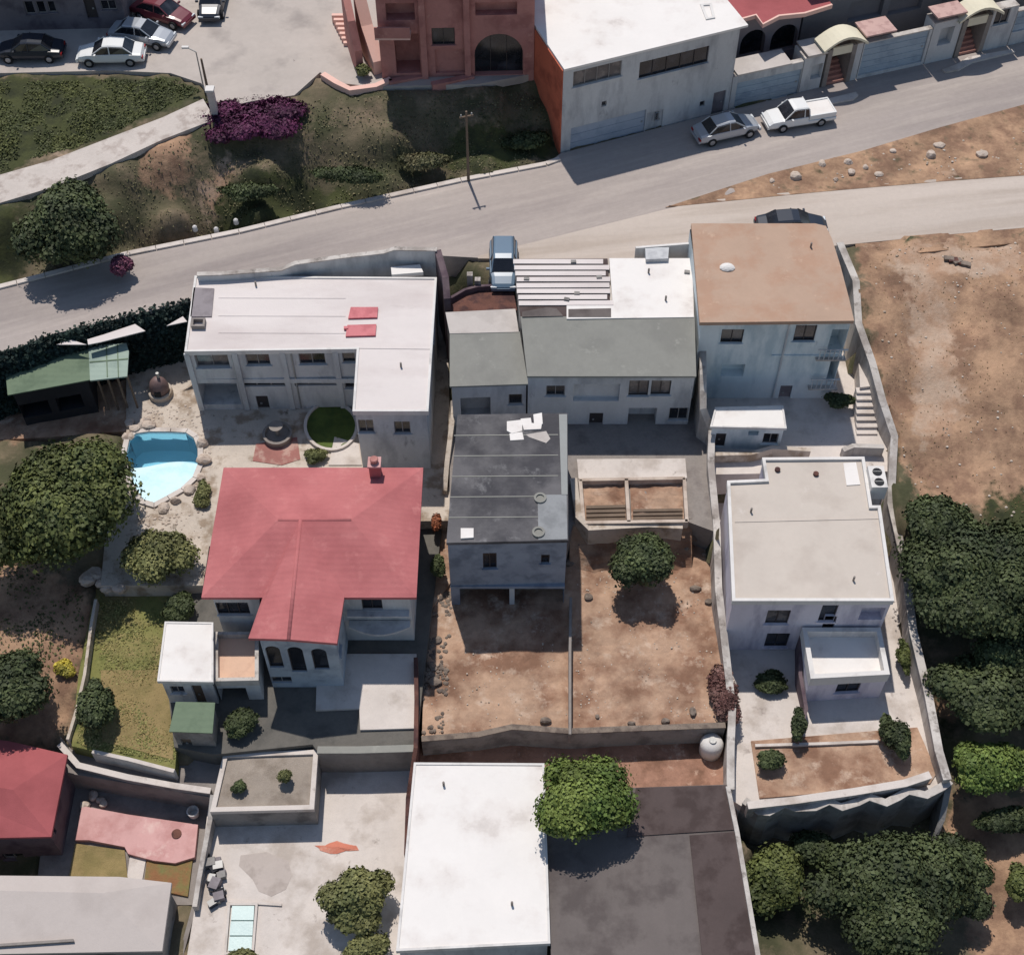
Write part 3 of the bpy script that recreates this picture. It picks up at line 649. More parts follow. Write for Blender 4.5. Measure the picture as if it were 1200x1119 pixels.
for q in ([(612, 366), (640, 361), (652, 362), (660, 371), (612, 372)], [(666, 363), (716, 362), (716, 372), (666, 372)]):
    bm = BM(); prism(bm, PL(q, zr), zr-.0, zr+.05); obj('loose_board', bm, BROWNR, M_)
for x, y in ((672, 308), (617, 328), (702, 326), (676, 345), (664, 352), (805, 320)):
    p = P(x, y, zr); bm = BM(); box(bm, (p.x, p.y, zr+.08), (.32, .22, .12), random.uniform(-.4, .4)); obj('roof_block', bm, BLOCKW, M_)
p0 = PL([(756, 290), (784, 290), (783, 303), (757, 304)], zr+.3); bm = BM(); prism(bm, p0, zr-1.6, zr+.3); obj('stair_head', bm, GREYW, M_, label='grey box at the roof edge')
bm = BM(); polyline_wall(bm, [P(745, 290, zr+.35), P(808, 285, zr+.35)], .16, z0=0); obj('parapet', bm, WHITE, M_)
# --- small lean-to between
S_, wp, ro = flat_house('lean_to', 'small grey-roofed lean-to between the two long houses', [(522, 366), (604, 362), (608, 389), (527, 391)], .9, -3.5, BLOCKW, PALESH, over=.05, thick=.14)
a, b, c, d = P(527, 390.5, .88), P(609, 388.5, .88), P(619, 450, .15), P(527, 453, .15)
bm = BM(); v1 = [bm.verts.new(p) for p in (a, b, c, d)]; v2 = [bm.verts.new(p-Vector((0, 0, .12))) for p in (a, b, c, d)]
bm.faces.new(v1); bm.faces.new(v2[::-1]); [bm.faces.new((v1[i], v2[i], v2[(i+1) % 4], v1[(i+1) % 4])) for i in range(4)]
obj('back_roof', bm, GREYR, S_)
walls(S_, [Vector((p.x, p.y, 0)) for p in inset([a, b, c, d], .1)], -3.9, .1, GREYW, {2: [H('window', 596, 462, 612, 474, nx=1), H('opening', 540, 466, 575, 496, depth=1.2)]})
# sunken front yard beside it
pit = thing('sunken_yard_wall', 'dark low wall round the sunken yard between the houses at the road', 'wall', tuple(P(562, 345, -1)))
bm = BM(); polyline_wall(bm, [P(524, 351, .5), P(545, 339, .5), P(560, 335, .5), P(600, 333, .5)], .18, depth=.55); obj('wall_run', bm, PURPW, pit)
bm = BM(); prism(bm, PL([(524, 352), (545, 340), (600, 334), (606, 364), (524, 366)], .12), 0.02, .14); obj('yard_slab', bm, RUST, pit)
for x, y, h in ((551, 336, 1.1), (560, 338, .8)):
    p = P(x, y, 0); o = obj('gate_pillar', box(BM(), (p.x, p.y, h/2), (.35, .35, h)), WHITED); tag(centre_obj(o), ('taller' if h > 1 else 'shorter')+' pale gate pillar at the sunken yard between the houses', 'pillar', 'gate pillars at the sunken yard')
# --- tan roofed pale blue house
T_ = thing('tan_roofed_house', 'tall pale blue house with wide tan flat roof at the dirt field', 'house', tuple(P(910, 400, -3.5)))
zt = 3.5; tp = PL([(810, 262), (955, 262), (968, 265), (975, 280), (985, 312), (995, 350), (1001, 376), (820, 378)], zt)
bm = BM(); prism(bm, tp, zt-.25, zt); obj('roof', bm, TANR, T_)
bm = BM(); p = P(852, 314, zt); blob(bm, (p.x, p.y, zt+.05), .42, 2, .1, 3, (1.1, .8, .4)); obj('roof_vent', bm, WHITE, T_)
A = P(822, 378, zt); B = P(1000, 376, zt)
tw = [Vector((A.x, P(810, 264, zt).y-.1, 0)), Vector((P(966, 266, zt).x-.1, P(810, 264, zt).y-.1, 0)), Vector((P(998, 370, zt).x, A.y+.35, 0)), Vector((A.x+.1, A.y+.35, 0))]
walls(T_, tw, -3.9, zt-.25, BLUEW, {2: [H('window', 845, 386, 871, 402, nx=2, fm=DFRAME), H('window', 931, 381, 956, 400, nx=2, fm=DFRAME), H('opening', 845, 427, 872, 441, depth=.6), H('opening', 972, 386, 996, 413, depth=1.3), H('opening', 971, 420, 995, 447, depth=1.3), H('door', 912, 452, 926, 478, dm=SLATEP)]})
# loggia at the east end of its back wall
A2, B2 = tw[2], tw[3]; s0, z0 = on_wall(A2, B2, 975, 470); 
lx0 = P(973, 376, zt).x; ly = A2.y
for zz, hh in ((.25, .12), (-2.35, .12)):
    bm = BM(); box(bm, (lx0+.62, ly-.16, zz), (1.75, .32, hh)); obj('balcony_slab', bm, WHITED, T_)
    for k in range(6):
        bm = BM(); box(bm, (lx0-.1+k*.28, ly-.28, zz+.45), (.05, .05, .8)); obj('baluster', bm, GREYW, T_)
    bm = BM(); box(bm, (lx0+.62, ly-.28, zz+.88), (1.75, .07, .07)); obj('rail', bm, GREYW, T_)
bm = BM(); tube(bm, (P(912, 400, 0).x, A2.y-.1, 3.1), (P(912, 400, 0).x, A2.y-.1, -3.4), .06); obj('drain_pipe', bm, GREYW, T_)
bm = BM(); box(bm, ((P(905, 400, 1).x+A2.x)/2, A2.y-.04, .35), (abs(A2.x-P(905, 400, 1).x), .09, .14)); obj('floor_band', bm, BLUEW, T_)
# annex
X_, wp, ro = flat_house('blue_annex', 'small blue outbuilding with bright white roof behind the tan-roofed house', [(838, 477), (918, 475), (922, 502), (832, 500)], -1.35, -3.5, BLUEW, WHITER, over=.12, thick=.16, parapet=.05, pw=.1, pmat=WHITE,
    holes={2: [H('opening', 877, 505, 889, 510, depth=.3), H('door', 838, 508, 850, 524, dm=DFRAME), H('window', 894, 508, 912, 520, nx=2)]})
# --- charcoal-roofed house
ZK = .7
K_, wp, ro = flat_house('charcoal_roofed_house', 'box house with stained charcoal flat roof standing in the middle dirt lot', [(536, 486), (665, 484), (666, 633), (523, 636)], ZK, -5.5, mat('blue_grey_render', (150, 158, 172), .14, .5, (124, 132, 146), (.48, .62), .8), CHARR, over=.06, thick=.22,
    holes={2: [H('opening', 540, 688, 597, 748, depth=4), H('opening', 603, 687, 662, 748, depth=4), H('window', 566, 648, 582, 666, nx=2, fm=DFRAME), H('window', 634, 650, 644, 660, nx=1, fm=DFRAME)]})
z = ZK
bm = BM(); prism(bm, PL([(630, 580), (664, 580), (665, 632), (631, 633)], z), z-.02, z+.03); obj('roof_patch', bm, mat('light_grey_patch', (150, 152, 154), .08, .5, (134, 136, 138), (.48, .62), .8), K_)
for y, x in ((583, 633), (623, 631)):
    p = P(x, y, z+.1); bm = BM(); lathe(bm, (p.x, p.y, z), [(.34, .0), (.34, .12), (.22, .12), (.22, .04)], 16); obj('roof_drain', bm, GREYR, K_)
bm = BM(); prism(bm, PL([(540, 620), (555, 620), (555, 631), (540, 632)], z), z, z+.1); obj('roof_hatch', bm, WHITER, K_)
random.seed(12)
for q in ([(594, 494), (612, 492), (612, 505), (600, 508), (594, 505)], [(610, 491), (622, 490), (623, 496), (635, 497), (634, 503), (614, 504)], [(625, 486), (635, 484), (636, 497), (626, 498)], [(597, 508), (612, 506), (614, 515), (598, 516)], [(616, 509), (640, 505), (645, 514), (640, 519), (620, 512)]):
    bm = BM(); prism(bm, PL(q, z+.04), z-.01, z+random.uniform(.03, .09)); obj('roof_debris', bm, WHITER if q[0][0] < 615 or q[0][1] < 490 else PALESH, K_)
bm = BM(); prism(bm, PL([(655, 486), (664.5, 486), (665, 580), (658, 580)], z), z-.01, z+.05); obj('roof_edge_strip', bm, mat('pale_strip', (156, 158, 156), .08, .5), K_)
for k in range(5):
    y = 510+k*24; bm = BM(); prism(bm, PL([(532-k*1.5, y), (654, y-1), (654, y), (532-k*1.5, y+1)], z), z-.01, z+.018); obj('roof_seam', bm, GREYR, K_)
A, B = wp[2], wp[3]; bm = BM(); s_, zq = on_wall(A, B, 600, 687); xm = P(600, 690, zq).x; box(bm, (xm, A[1]-.05, (zq-5.5)/2), (.28, .2, zq+5.5)); obj('column', bm, GREYW, K_)
bm = BM(); box(bm, ((A[0]+B[0])/2, A[1]-.12, zq+.1), (abs(A[0]-B[0]), .22, .2)); obj('floor_band', bm, MATS['blue_grey_render'], K_)
# --- red-roofed house
R_ = thing('red_roofed_house', 'large villa with low red hipped roof and three arched windows', 'house', tuple(P(365, 640, -5)))
def slabmesh(name, fs, th, m, root, bases=None):
    bm = BM(); vm = {}
    def vv(p):
        k = tuple(round(x, 3) for x in p)
        if k not in vm: vm[k] = bm.verts.new(k)
        return vm[k]
    for f in fs: bm.faces.new([vv(p) for p in f])
    r = bmesh.ops.extrude_face_region(bm, geom=bm.faces[:])
    for v in [g for g in r['geom'] if isinstance(g, bmesh.types.BMVert)]: v.co.z -= th
    return obj(name, bm, m, root)
a, b, c, d = P(262, 548, 0), P(496, 548, 0), P(488, 700, 0), P(236, 700, 0)
ym = (a.y+d.y)/2; r1 = Vector((a.x+3.6, ym, 1.0)); r2 = Vector((b.x-3.6, ym, 1.0))
slabmesh('roof', [(a, b, r2, r1), (b, c, r2), (c, d, r1, r2), (d, a, r1)], .2, REDR, R_)
w1, w2 = P(291, 748, 0), P(395, 754, 0); w0, w3 = P(318, 690, 0), P(405, 690, 0); xm = P(347, 690, 0).x
yb = min(w1.y, w2.y)
ri = Vector((xm, ym, 1.0)); rf = Vector((xm, w2.y-.05, .5)); k0 = Vector((w0.x-.3, d.y+.5, .02)); k3 = Vector((w3.x, d.y+.5, .02))
slabmesh('roof', [(ri, rf, w1+Vector((0, 0, .02)), k0), (ri, k3, w2+Vector((0, 0, .02)), rf)], .2, REDR, R_)
for p, q in ((r1, r2), (ri+Vector((0, 0, .02)), rf)):
    bm = BM(); tube(bm, p-Vector((0, 0, .09)), q-Vector((0, 0, .09)), .12, seg=12); obj('ridge_cap', bm, REDR, R_, smooth=True)
mw = inset([a, b, c, d], .4)
walls(R_, mw, -5.4, -.15, GREYW, {2: [H('window', 424, 702, 448, 714, nx=2, fm=DFRAME), H('window', 252, 706, 292, 720, nx=3, fm=DFRAME)], 1: []})
fw = [Vector((xm-1.9, d.y+.35, 0)), Vector((P(396, 757, 0).x-.2, d.y+.35, 0)), Vector((P(396, 757, 0).x-.2, w2.y+.25, 0)), Vector((P(303, 757, 0).x, w2.y+.25, 0))]
bl = mat('blue_grey_plaster', (178, 188, 198), .1, .5, (150, 160, 172), (.5, .64), .8)
walls(R_, fw, -5.4, -.06, bl, {2: [H('arch', 313, 757, 330, 782, nx=1, sill=False, fm=DFRAME), H('arch', 339, 758, 357, 787, nx=1, sill=False, fm=DFRAME), H('arch', 366, 760, 384, 784, nx=1, sill=False, fm=DFRAME), H('window', 316, 793, 342, 800, nx=2, sill=False)],
                                1: [H('window', 396, 750, 400, 770, nx=1)]})
g0, g1 = Vector((fw[2].x, fw[2].y, -.1)), Vector((fw[3].x, fw[3].y, -.1)); bm = BM(); f = [bm.verts.new(p) for p in (g0, g1, Vector((xm, fw[2].y, .36)))]; bm.faces.new(f)
r = bmesh.ops.extrude_face_region(bm, geom=bm.faces[:]); [setattr(v.co, 'y', v.co.y+.2) for v in r['geom'] if isinstance(v, bmesh.types.BMVert)]
obj('gable', bm, bl, R_)
p = P(440, 552, .4); ch = obj('chimney', box(BM(), (p.x, p.y, .35), (.6, .6, 1.5)), REDR, R_)
obj('chimney_cap', box(BM(), (p.x, p.y, 1.16), (.72, .72, .12)), PINKP, ch); obj('chimney_pot', lathe(BM(), (p.x, p.y, 1.22), [(.2, 0), (.24, .25), (.2, .3)], 12), PINK, ch)
# curved ledge and awning in the east recess
A, B = mw[2], mw[3]; bm = BM(); xe0, xe1 = P(404, 740, -1.5).x, A.x-.1; box(bm, ((xe0+xe1)/2, A.y-.22, -1.9), (xe1-xe0, .42, .12)); obj('ledge', bm, GREYW, R_)
bm = BM(); N = 12; pts = []
for i in range(N+1):
    t = i/N; x = xe0+(xe1-xe0)*t; pts.append((x, A.y-.45-.5*math.sin(PI*t), 0))
prism(bm, pts+[(xe1, A.y-.05, 0), (xe0, A.y-.05, 0)], -3.0, -2.85); obj('canopy', bm, GREYW, R_)
# side wing with white flat roof + peach terrace + small green roof
Wg, wp, ro = flat_house('white_side_annex', 'low annex with plain white flat roof left of the red-roofed villa', [(193, 728), (250, 729), (250, 799), (184, 798)], -2.4, -5, GREYW, WHITER, over=.15, thick=.2, parapet=.04, pw=.1, pmat=WHITE,
    holes={2: [H('window', 200, 804, 216, 812, nx=2), H('door', 228, 803, 240, 828)]})
Tg, wp, ro = flat_house('peach_terrace', 'peach tiled roof terrace with low parapet between white annex and villa', [(251, 740), (303, 740), (303, 797), (251, 798)], -2.9, -5, GREYW, PEACH, over=.02, thick=.5, parapet=.35, pw=.2, pmat=WHITED,
    holes={2: [H('opening', 258, 806, 292, 832, depth=1)]})
Gg, wp, ro = flat_house('green_roofed_shed', 'little garden shed with square green sheet roof below white annex', [(206, 822), (252, 823), (249, 859), (198, 857)], -3.3, -5.2, BLOCKW, GREENS, over=.1, thick=.08, cat='shed', holes={2: [H('door', 214, 866, 226, 880)]})
# --- green long shed by the road
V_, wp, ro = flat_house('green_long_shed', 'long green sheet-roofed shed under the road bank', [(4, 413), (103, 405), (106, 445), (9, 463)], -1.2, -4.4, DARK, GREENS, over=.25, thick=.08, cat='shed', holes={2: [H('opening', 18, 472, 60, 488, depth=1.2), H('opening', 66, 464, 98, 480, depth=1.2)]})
bm = BM(); prism(bm, PL([(103.5, 405), (148, 402), (151, 412), (149, 441), (105.5, 446)], -1.18), -1.28, -1.18); obj('roof', bm, GREENL, V_, label='paler green end of the roof')
for x in (112, 124, 136, 148):
    p = P(x, 442, -1.2); bm = BM(); box(bm, (p.x, p.y+.15, -2.85), (.1, .1, 3.2)); obj('post', bm, WOOD, V_)
for x in (124, 137):
    bm = BM(); prism(bm, PL([(x, 404), (x+1.2, 404), (x+2.4, 442), (x+1.2, 442)], -1.17), -1.18, -1.15); obj('roof_batten', bm, GREENS, V_)
bm = BM(); prism(bm, PL([(105, 424), (150, 420), (150, 421.3), (105, 425.3)], -1.17), -1.181, -1.145); obj('roof_batten', bm, GREENS, V_)
# --- lavender house at right
Q_, wp, ro = flat_house('beige_roofed_house', 'lavender-walled house with large beige flat roof below the tan-roofed one', [(893, 536), (1013, 535), (1022, 592), (1032, 592), (1048, 704), (858, 704), (852, 563), (897, 561)], -1, -6.2, LAVW, BEIGER, over=.08, thick=.35, parapet=.16, pw=.18, pmat=WHITE,
    holes={4: [H('window', 898, 715, 925, 731, nx=2, fm=DFRAME, pm=CURT), H('window', 897, 742, 924, 758, nx=2, fm=DFRAME), H('window', 961, 709, 980, 728, nx=1, fm=DFRAME), H('door', 964, 722, 978, 742, dm=DFRAME), H('opening', 1008, 712, 1036, 726, depth=.5)], 5: [H('window', 858, 640, 862, 660, nx=1)]})
zt = -1.14
bm = BM(); prism(bm, PL([(861, 610), (1030, 606), (1031, 608), (861, 612)], zt), zt-.03, zt+.012); obj('roof_seam', bm, BEIGER, Q_)
bm = BM(); prism(bm, PL([(988, 543), (1003, 542), (1008, 568), (992, 569)], zt), zt-.03, zt+.03); obj('roof_patch', bm, WHITER, Q_)
for x, y in ((911, 551), (956, 556)):
    p = P(x, y, zt); bm = BM(); lathe(bm, (p.x, p.y, zt), [(.16, 0), (.16, .12), (.08, .14)], 10); obj('roof_vent', bm, RUST, Q_)
p = P(1026, 566, -1.2); ac = thing('rooftop_cooler', 'white two-fan cooling unit on a stand at the beige roof corner', 'air conditioner', (p.x, p.y, -1.9))
obj('casing', box(BM(), (p.x, p.y, -1.15), (.9, 1.5, 1.1)), WHITE, ac); obj('stand', box(BM(), (p.x, p.y-.1, -3.9), (.7, 1.1, 4.4)), WHITED, ac)
for dy in (.32, -.38):
    f_ = obj('fan', lathe(BM(), (p.x+.02, p.y+dy, -.6), [(.27, 0), (.27, .03), (.2, .04)], 16), DARK, ac)
    obj('fan_guard', box(BM(), (p.x+.02, p.y+dy, -.54), (.5, .03, .02)), METAL, f_)
Z_, wp, ro = flat_house('white_porch_block', 'small lavender porch block with white-parapet roof terrace in front of beige-roofed house', [(940, 735), (1032, 735), (1043, 790), (950, 795)], -3.6, -6.2, LAVW, WHITER, over=.04, thick=.75, parapet=.6, pw=.26, pmat=WHITE,
    holes={2: [H('window', 981, 797, 1008, 811, nx=2, fm=DFRAME)]})
# --- bottom white and grey roofs
B1, wp, ro = flat_house('white_roofed_hall', 'plain building under the big bright white flat roof at bottom centre', [(485, 893), (638, 894), (645, 1105), (464, 1114)], -3.2, -8.2, GREYW, WHITER, over=.12, thick=.3, parapet=.05, pw=.12, pmat=WHITE, holes={2: [H('window', 500, 1130, 540, 1150), H('window', 580, 1130, 620, 1150)]})
B2_ = thing('grey_roofed_hall', 'hall with broad brown-grey sheet roof beside the bright white roof', 'building', tuple(P(760, 1020, -8.2)))
g = PL([(638.5, 926), (852, 919), (893, 1150), (648, 1180)], -3.5); bm = BM(); prism(bm, g, -3.7, -3.5); obj('roof', bm, BROWNR, B2_)
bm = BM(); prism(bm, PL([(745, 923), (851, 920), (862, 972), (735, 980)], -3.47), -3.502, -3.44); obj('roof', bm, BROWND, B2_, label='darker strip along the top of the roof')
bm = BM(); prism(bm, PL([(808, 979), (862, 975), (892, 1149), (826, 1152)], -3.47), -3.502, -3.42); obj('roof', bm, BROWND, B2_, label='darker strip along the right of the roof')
bm = BM(); polyline_wall(bm, [P(853, 921, -3.3), P(864, 975, -3.3), P(894, 1152, -3.3)], .22, depth=.35); obj('parapet', bm, WHITED, B2_)
walls(B2_, inset(g, .1), -8.6, -3.7, GREYW, {1: [], 2: [H('door', 700, 1190, 740, 1230)]})
# --- bottom-left buildings
C1 = thing('small_red_roofed_house', 'house with plain dull red roof cut by the left picture edge', 'house', tuple(P(0, 930, -8)))
e_ = [P(-150, 850, -5), P(10, 868, -5), P(79, 884, -5), P(60, 980, -5), P(-150, 985, -5)]
rr1, rr2 = P(-120, 905, -4.4), P(15, 925, -4.4)
slabmesh('roof', [(e_[0], e_[1], rr2, rr1), (e_[1], e_[2], rr2), (e_[2], e_[3], rr2), (e_[3], e_[4], rr1, rr2), (e_[4], e_[0], rr1)], .18, REDR2, C1)
walls(C1, inset(e_, .25), -8.4, -5.1, PURPW, {3: [H('window', 5, 1000, 30, 1010), H('window', -60, 1000, -30, 1010)], 2: [H('door', 62, 960, 66, 985)]})
C2 = thing('grey_gabled_hall', 'long building with pale grey low roof at bottom left corner', 'building', tuple(P(60, 1090, -9)))
e_ = [P(-150, 1024, -5.2), P(140, 1027, -5.2), P(201, 1034, -5.2), P(190, 1114, -5.2), P(-150, 1120, -5.2)]
rr1, rr2 = P(-140, 1040, -4.95), P(120, 1046, -4.95)
slabmesh('roof', [(e_[0], e_[1], rr2, rr1), (e_[1], e_[2], rr2), (e_[2], e_[3], rr2), (e_[3], e_[4], rr1, rr2), (e_[4], e_[0], rr1)], .2, mat('pale_grey_roof', (196, 186, 180), .05, .4, (184, 174, 168), (.48, .66), .4, bump=.25, lines=(0, 5, .15)), C2)
walls(C2, inset(e_, .2), -9.4, -5.3, BLOCKW, {2: [], 3: [H('window', 120, 1135, 150, 1150)]})
bm = BM(); prism(bm, PL([(-20, 1107), (86, 1100), (87, 1103), (-20, 1110)], -5.05), -5.25, -5.0); obj('roof_gutter', bm, CONC, C2)
# raised planting roof in the drive
D1, wp, ro = flat_house('gravel_terrace_block', 'raised square block with gravel top and two small bushes', [(262, 882), (373, 878), (368, 948), (246, 951)], -5.3, -7.2, BLOCKW, mat('gravel_top', (166, 154, 142), .14, .8, (142, 130, 118), (.48, .62), .7, bump=.8, bscale=16), over=0, thick=.3, parapet=.14, pw=.25, pmat=PCONC, cat='terrace')
# --- big white street building
N_ = thing('white_street_block', 'two-storey white block with terracotta side wall standing on the road bend', 'building', tuple(P(755, 150, 0)))
f0, f1 = P(657, 178, 0), P(853, 128, 0); hz = 6.6; dirn = Vector((f1.x-f0.x, f1.y-f0.y)).normalized(); nn = Vector((-dirn.y, dirn.x))
bq = P(617, 10, hz); dl = Vector((bq.x-f0.x, bq.y-f0.y)); k = dl.dot(nn)*1.15
np_ = [Vector((f0.x, f0.y, hz)), Vector((f1.x, f1.y, hz)), Vector((f1.x+nn.x*k, f1.y+nn.y*k, hz)), Vector((f0.x+nn.x*k, f0.y+nn.y*k, hz))]
walls(N_, np_[:2]+[np_[2], np_[3]], -.3, hz-.1, GREYW, {0: [H('window', 672, 78, 728, 96, nx=4, pm=CURT), H('window', 750, 64, 829, 83, nx=5, fm=DFRAME), H('garage', 669, 140, 755, 172, dm=mat('faded_blue_shutter', (176, 186, 200), .06, .5, (160, 172, 188), (.5, .64), .8)), H('door', 835, 108, 849, 135, dm=SLATEP), H('window', 705, 119, 711, 125, nx=1, sill=False), H('window', 820, 119, 826, 125, nx=1, sill=False), H('door', 757, 131, 776, 157, dm=GREYW), H('window', 768, 133, 772, 142, nx=1, sill=False)]})
rp = [np_[0]-Vector((nn.x*.12, nn.y*.12, 0)), np_[1]+Vector((dirn.x*.5-nn.x*.12, dirn.y*.5-nn.y*.12, 0)), np_[2]+Vector((dirn.x*.5, dirn.y*.5, 0)), np_[3]]
bm = BM(); prism(bm, rp, hz-.1, hz+.06); obj('roof', bm, WHITER, N_)
bm = BM(); c0 = np_[0]-Vector((dirn.x*.015, dirn.y*.015, 0)); c1 = np_[3]-Vector((dirn.x*.015, dirn.y*.015, 0)); v = [bm.verts.new((c.x+dx*dirn.x, c.y+dx*dirn.y, z)) for dx in (0, -.06) for c, z in ((c0, -.3), (c1, -.3), (c1, hz-.12), (c0, hz-.12))]
for f in ((0, 1, 2, 3), (4, 5, 6, 7), (0, 1, 5, 4), (1, 2, 6, 5), (2, 3, 7, 6), (3, 0, 4, 7)): bm.faces.new([v[i] for i in f])
obj('side_cladding', bm, ORANGE, N_, label='terracotta-coloured side wall')
for q in ([(820, 7), (834, 6), (838, 23), (827, 25)],):
    bm = BM(); ring(bm, PL(q, hz), .18, hz+.0, hz+.14); obj('roof_hatch', bm, WHITE, N_)
# --- pink house
I_ = thing('pink_house', 'pink plastered house with arch and balcony above the scrub bank', 'house', tuple(P(520, 60, 3)))
zt = 10.0; a0, a1 = P(448, 92, 3), P(622, 84, 3); a1 = Vector((a1.x, a0.y+.4, 3))
ip = [Vector((a0.x, a0.y, 0)), Vector((a1.x+.2, a1.y, 0)), Vector((a1.x, a0.y+9, 0)), Vector((a0.x, a0.y+9, 0))]
walls(I_, ip, 2.2, zt, PINK, {0: [H('window', 506, 33, 533, 53, nx=2, fm=DFRAME), H('arch', 556, 40, 613, 88, nx=3, fm=DFRAME, depth=.5, sill=False), H('opening', 463, 40, 492, 86, depth=1.4), H('opening', 557, 3, 606, 18, depth=.6), H('opening', 510, 58, 548, 86, depth=.25), H('opening', 452, 4, 486, 24, depth=.8)]})
bm = BM(); prism(bm, [(p.x, p.y, 0) for p in inset(ip, -.3)], zt, zt+.3); obj('roof', bm, REDR, I_)
s_, zb = on_wall(ip[0], ip[1], 468, 36); bx_ = P(468, 33, zb)
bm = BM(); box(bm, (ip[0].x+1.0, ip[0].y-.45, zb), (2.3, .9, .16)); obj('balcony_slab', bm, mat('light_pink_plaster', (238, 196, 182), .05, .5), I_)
bm = BM(); box(bm, (ip[0].x+1.0, ip[0].y-.86, zb+.45), (2.3, .09, .8)); obj('balcony_front', bm, PINK, I_)
for x in (497, 548):
    s_, _z = on_wall(ip[0], ip[1], x, 60); q = Vector(ip[0][:2]).lerp(Vector(ip[1][:2]), s_); bm = BM(); box(bm, (q.x, q.y-.12, 6), (.4, .25, 7.5)); obj('pier', bm, PINK, I_)
# sloping stair wall west of the house
bm = BM(); polyline_wall(bm, [P(402, -20, 7.5), P(412, 25, 6.2), P(420, 60, 4.6)], .5, z0=2.8); obj('stair_wall', bm, PINK, I_)
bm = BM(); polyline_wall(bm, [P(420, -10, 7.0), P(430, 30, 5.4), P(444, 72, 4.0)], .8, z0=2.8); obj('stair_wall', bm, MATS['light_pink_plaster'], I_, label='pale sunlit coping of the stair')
random.seed(2)
for k in range(7):
    bm = BM(); p = P(396+k*2.2, 22+k*4.5, 3.3); box(bm, (p.x, p.y, 3.1+.0*k), (.8, .26, .2+.12*(7-k))); obj('step', bm, MATS['light_pink_plaster'], I_)
pw_ = thing('pink_terrace_wall', 'low peach retaining wall along the foot of the pink house', 'wall', tuple(P(470, 100, 2.6)))
for q in ([(378, 86, 3.3), (394, 96, 3.3), (410, 104, 3.2), (440, 100, 3.2), (458, 92, 3.2)], [(456, 95, 3.2), (499, 87, 3.2)], [(506, 98, 3.2), (555, 88, 3.2)]):
    bm = BM(); polyline_wall(bm, PZ(q), .42, depth=1.3); obj('wall_run', bm, MATS['light_pink_plaster'] if q[0][0] < 440 else PINK, pw_)
# --- dark apartment top-left (its sunlit roof is out of the frame)
J_ = thing('grey_apartment_block', 'shadowed grey apartment block at top left above the parked cars', 'building', tuple(P(50, 20, 3)))
a0 = P(-250, 42, 3); a1 = P(150, 33, 3); jp = [Vector((a0.x, a0.y, 0)), Vector((a1.x, a1.y, 0)), Vector((a1.x, a1.y+9, 0)), Vector((a0.x, a0.y+9, 0))]
walls(J_, jp, 2.6, 10.6, mat('dusky_render', (120, 114, 120), .14, .5, (98, 92, 100), (.5, .62), .7), {0: [H('window', 29, 2, 40, 17, nx=1), H('window', 43, 2, 53, 16, nx=1), H('window', 56, 2, 65, 15, nx=1), H('door', 100, 0, 113, 22, dm=DFRAME), H('window', 118, 1, 136, 12, nx=2)]})
bm = BM(); prism(bm, jp, 10.6, 10.8); obj('roof', bm, GREYR, J_)
# --- street frontage on the right (garages, gatehouses) and houses behind
F0, F1 = P(856, 126, 0), P(1260, 36, 0); fd = Vector((F1.x-F0.x, F1.y-F0.y)); FL = fd.length; fd.normalize(); fn = Vector((-fd.y, fd.x))
def fpt(px, off=0.0, z=0.0, y=None):
    s, _ = on_wall(F0, F1, px, 100-(px-856)*.2); q = Vector(F0[:2])+fd*s*FL+fn*off; return Vector((q.x, q.y, z))
U_ = thing('garage_wall', 'street wall with grey-blue garage doors along the upper road edge', 'wall', tuple(fpt(1000)))
def seg(x0, x1, z1, dep=.4, holes=None, m=None, off=0, nm='wall'):
    p = [fpt(x0, off), fpt(x1, off), fpt(x1, off+dep), fpt(x0, off+dep)]; w_ = walls(U_, p, -.2, z1, m or GREYW, {0: holes or []}, nm)
    bm = BM(); prism(bm, p, z1, z1+.06); obj('coping', bm, WHITED, U_)
seg(858, 940, 2.5, holes=[H('garage', 863, 90, 935, 122)])
seg(941, 965, 2.7, dep=1.6, holes=[H('opening', 951, 76, 963, 92, depth=.4)])
seg(1001, 1008, 3.0, dep=1.2)
seg(1009, 1088, 2.9, holes=[H('garage', 1012, 42, 1083, 80)])
seg(1089, 1122, 3.3, dep=1.2, holes=[H('opening', 1101, 33, 1116, 52, depth=.6)])
seg(1157, 1186, 3.3, dep=.8, holes=[H('window', 1167, 8, 1183, 28, nx=2)])
seg(1187, 1260, 2.8, holes=[H('garage', 1192, 0, 1240, 32)])
for x0, x1, zt, dp in ((862, 925, 2.62, 1.6), (943, 966, 2.9, 1.7), (1008, 1043, 3.5, 1.6), (1089, 1123, 3.75, 1.3)):
    bm = BM(); prism(bm, [fpt(x0, -.15), fpt(x1, -.15), fpt(x1, dp), fpt(x0, dp)], zt, zt+.12); obj('canopy', bm, (PALESH if x0 < 1000 else mat('rose_tile', (206, 172, 164), .08, 1, (184, 150, 144), (.5, .6), 2)), U_)
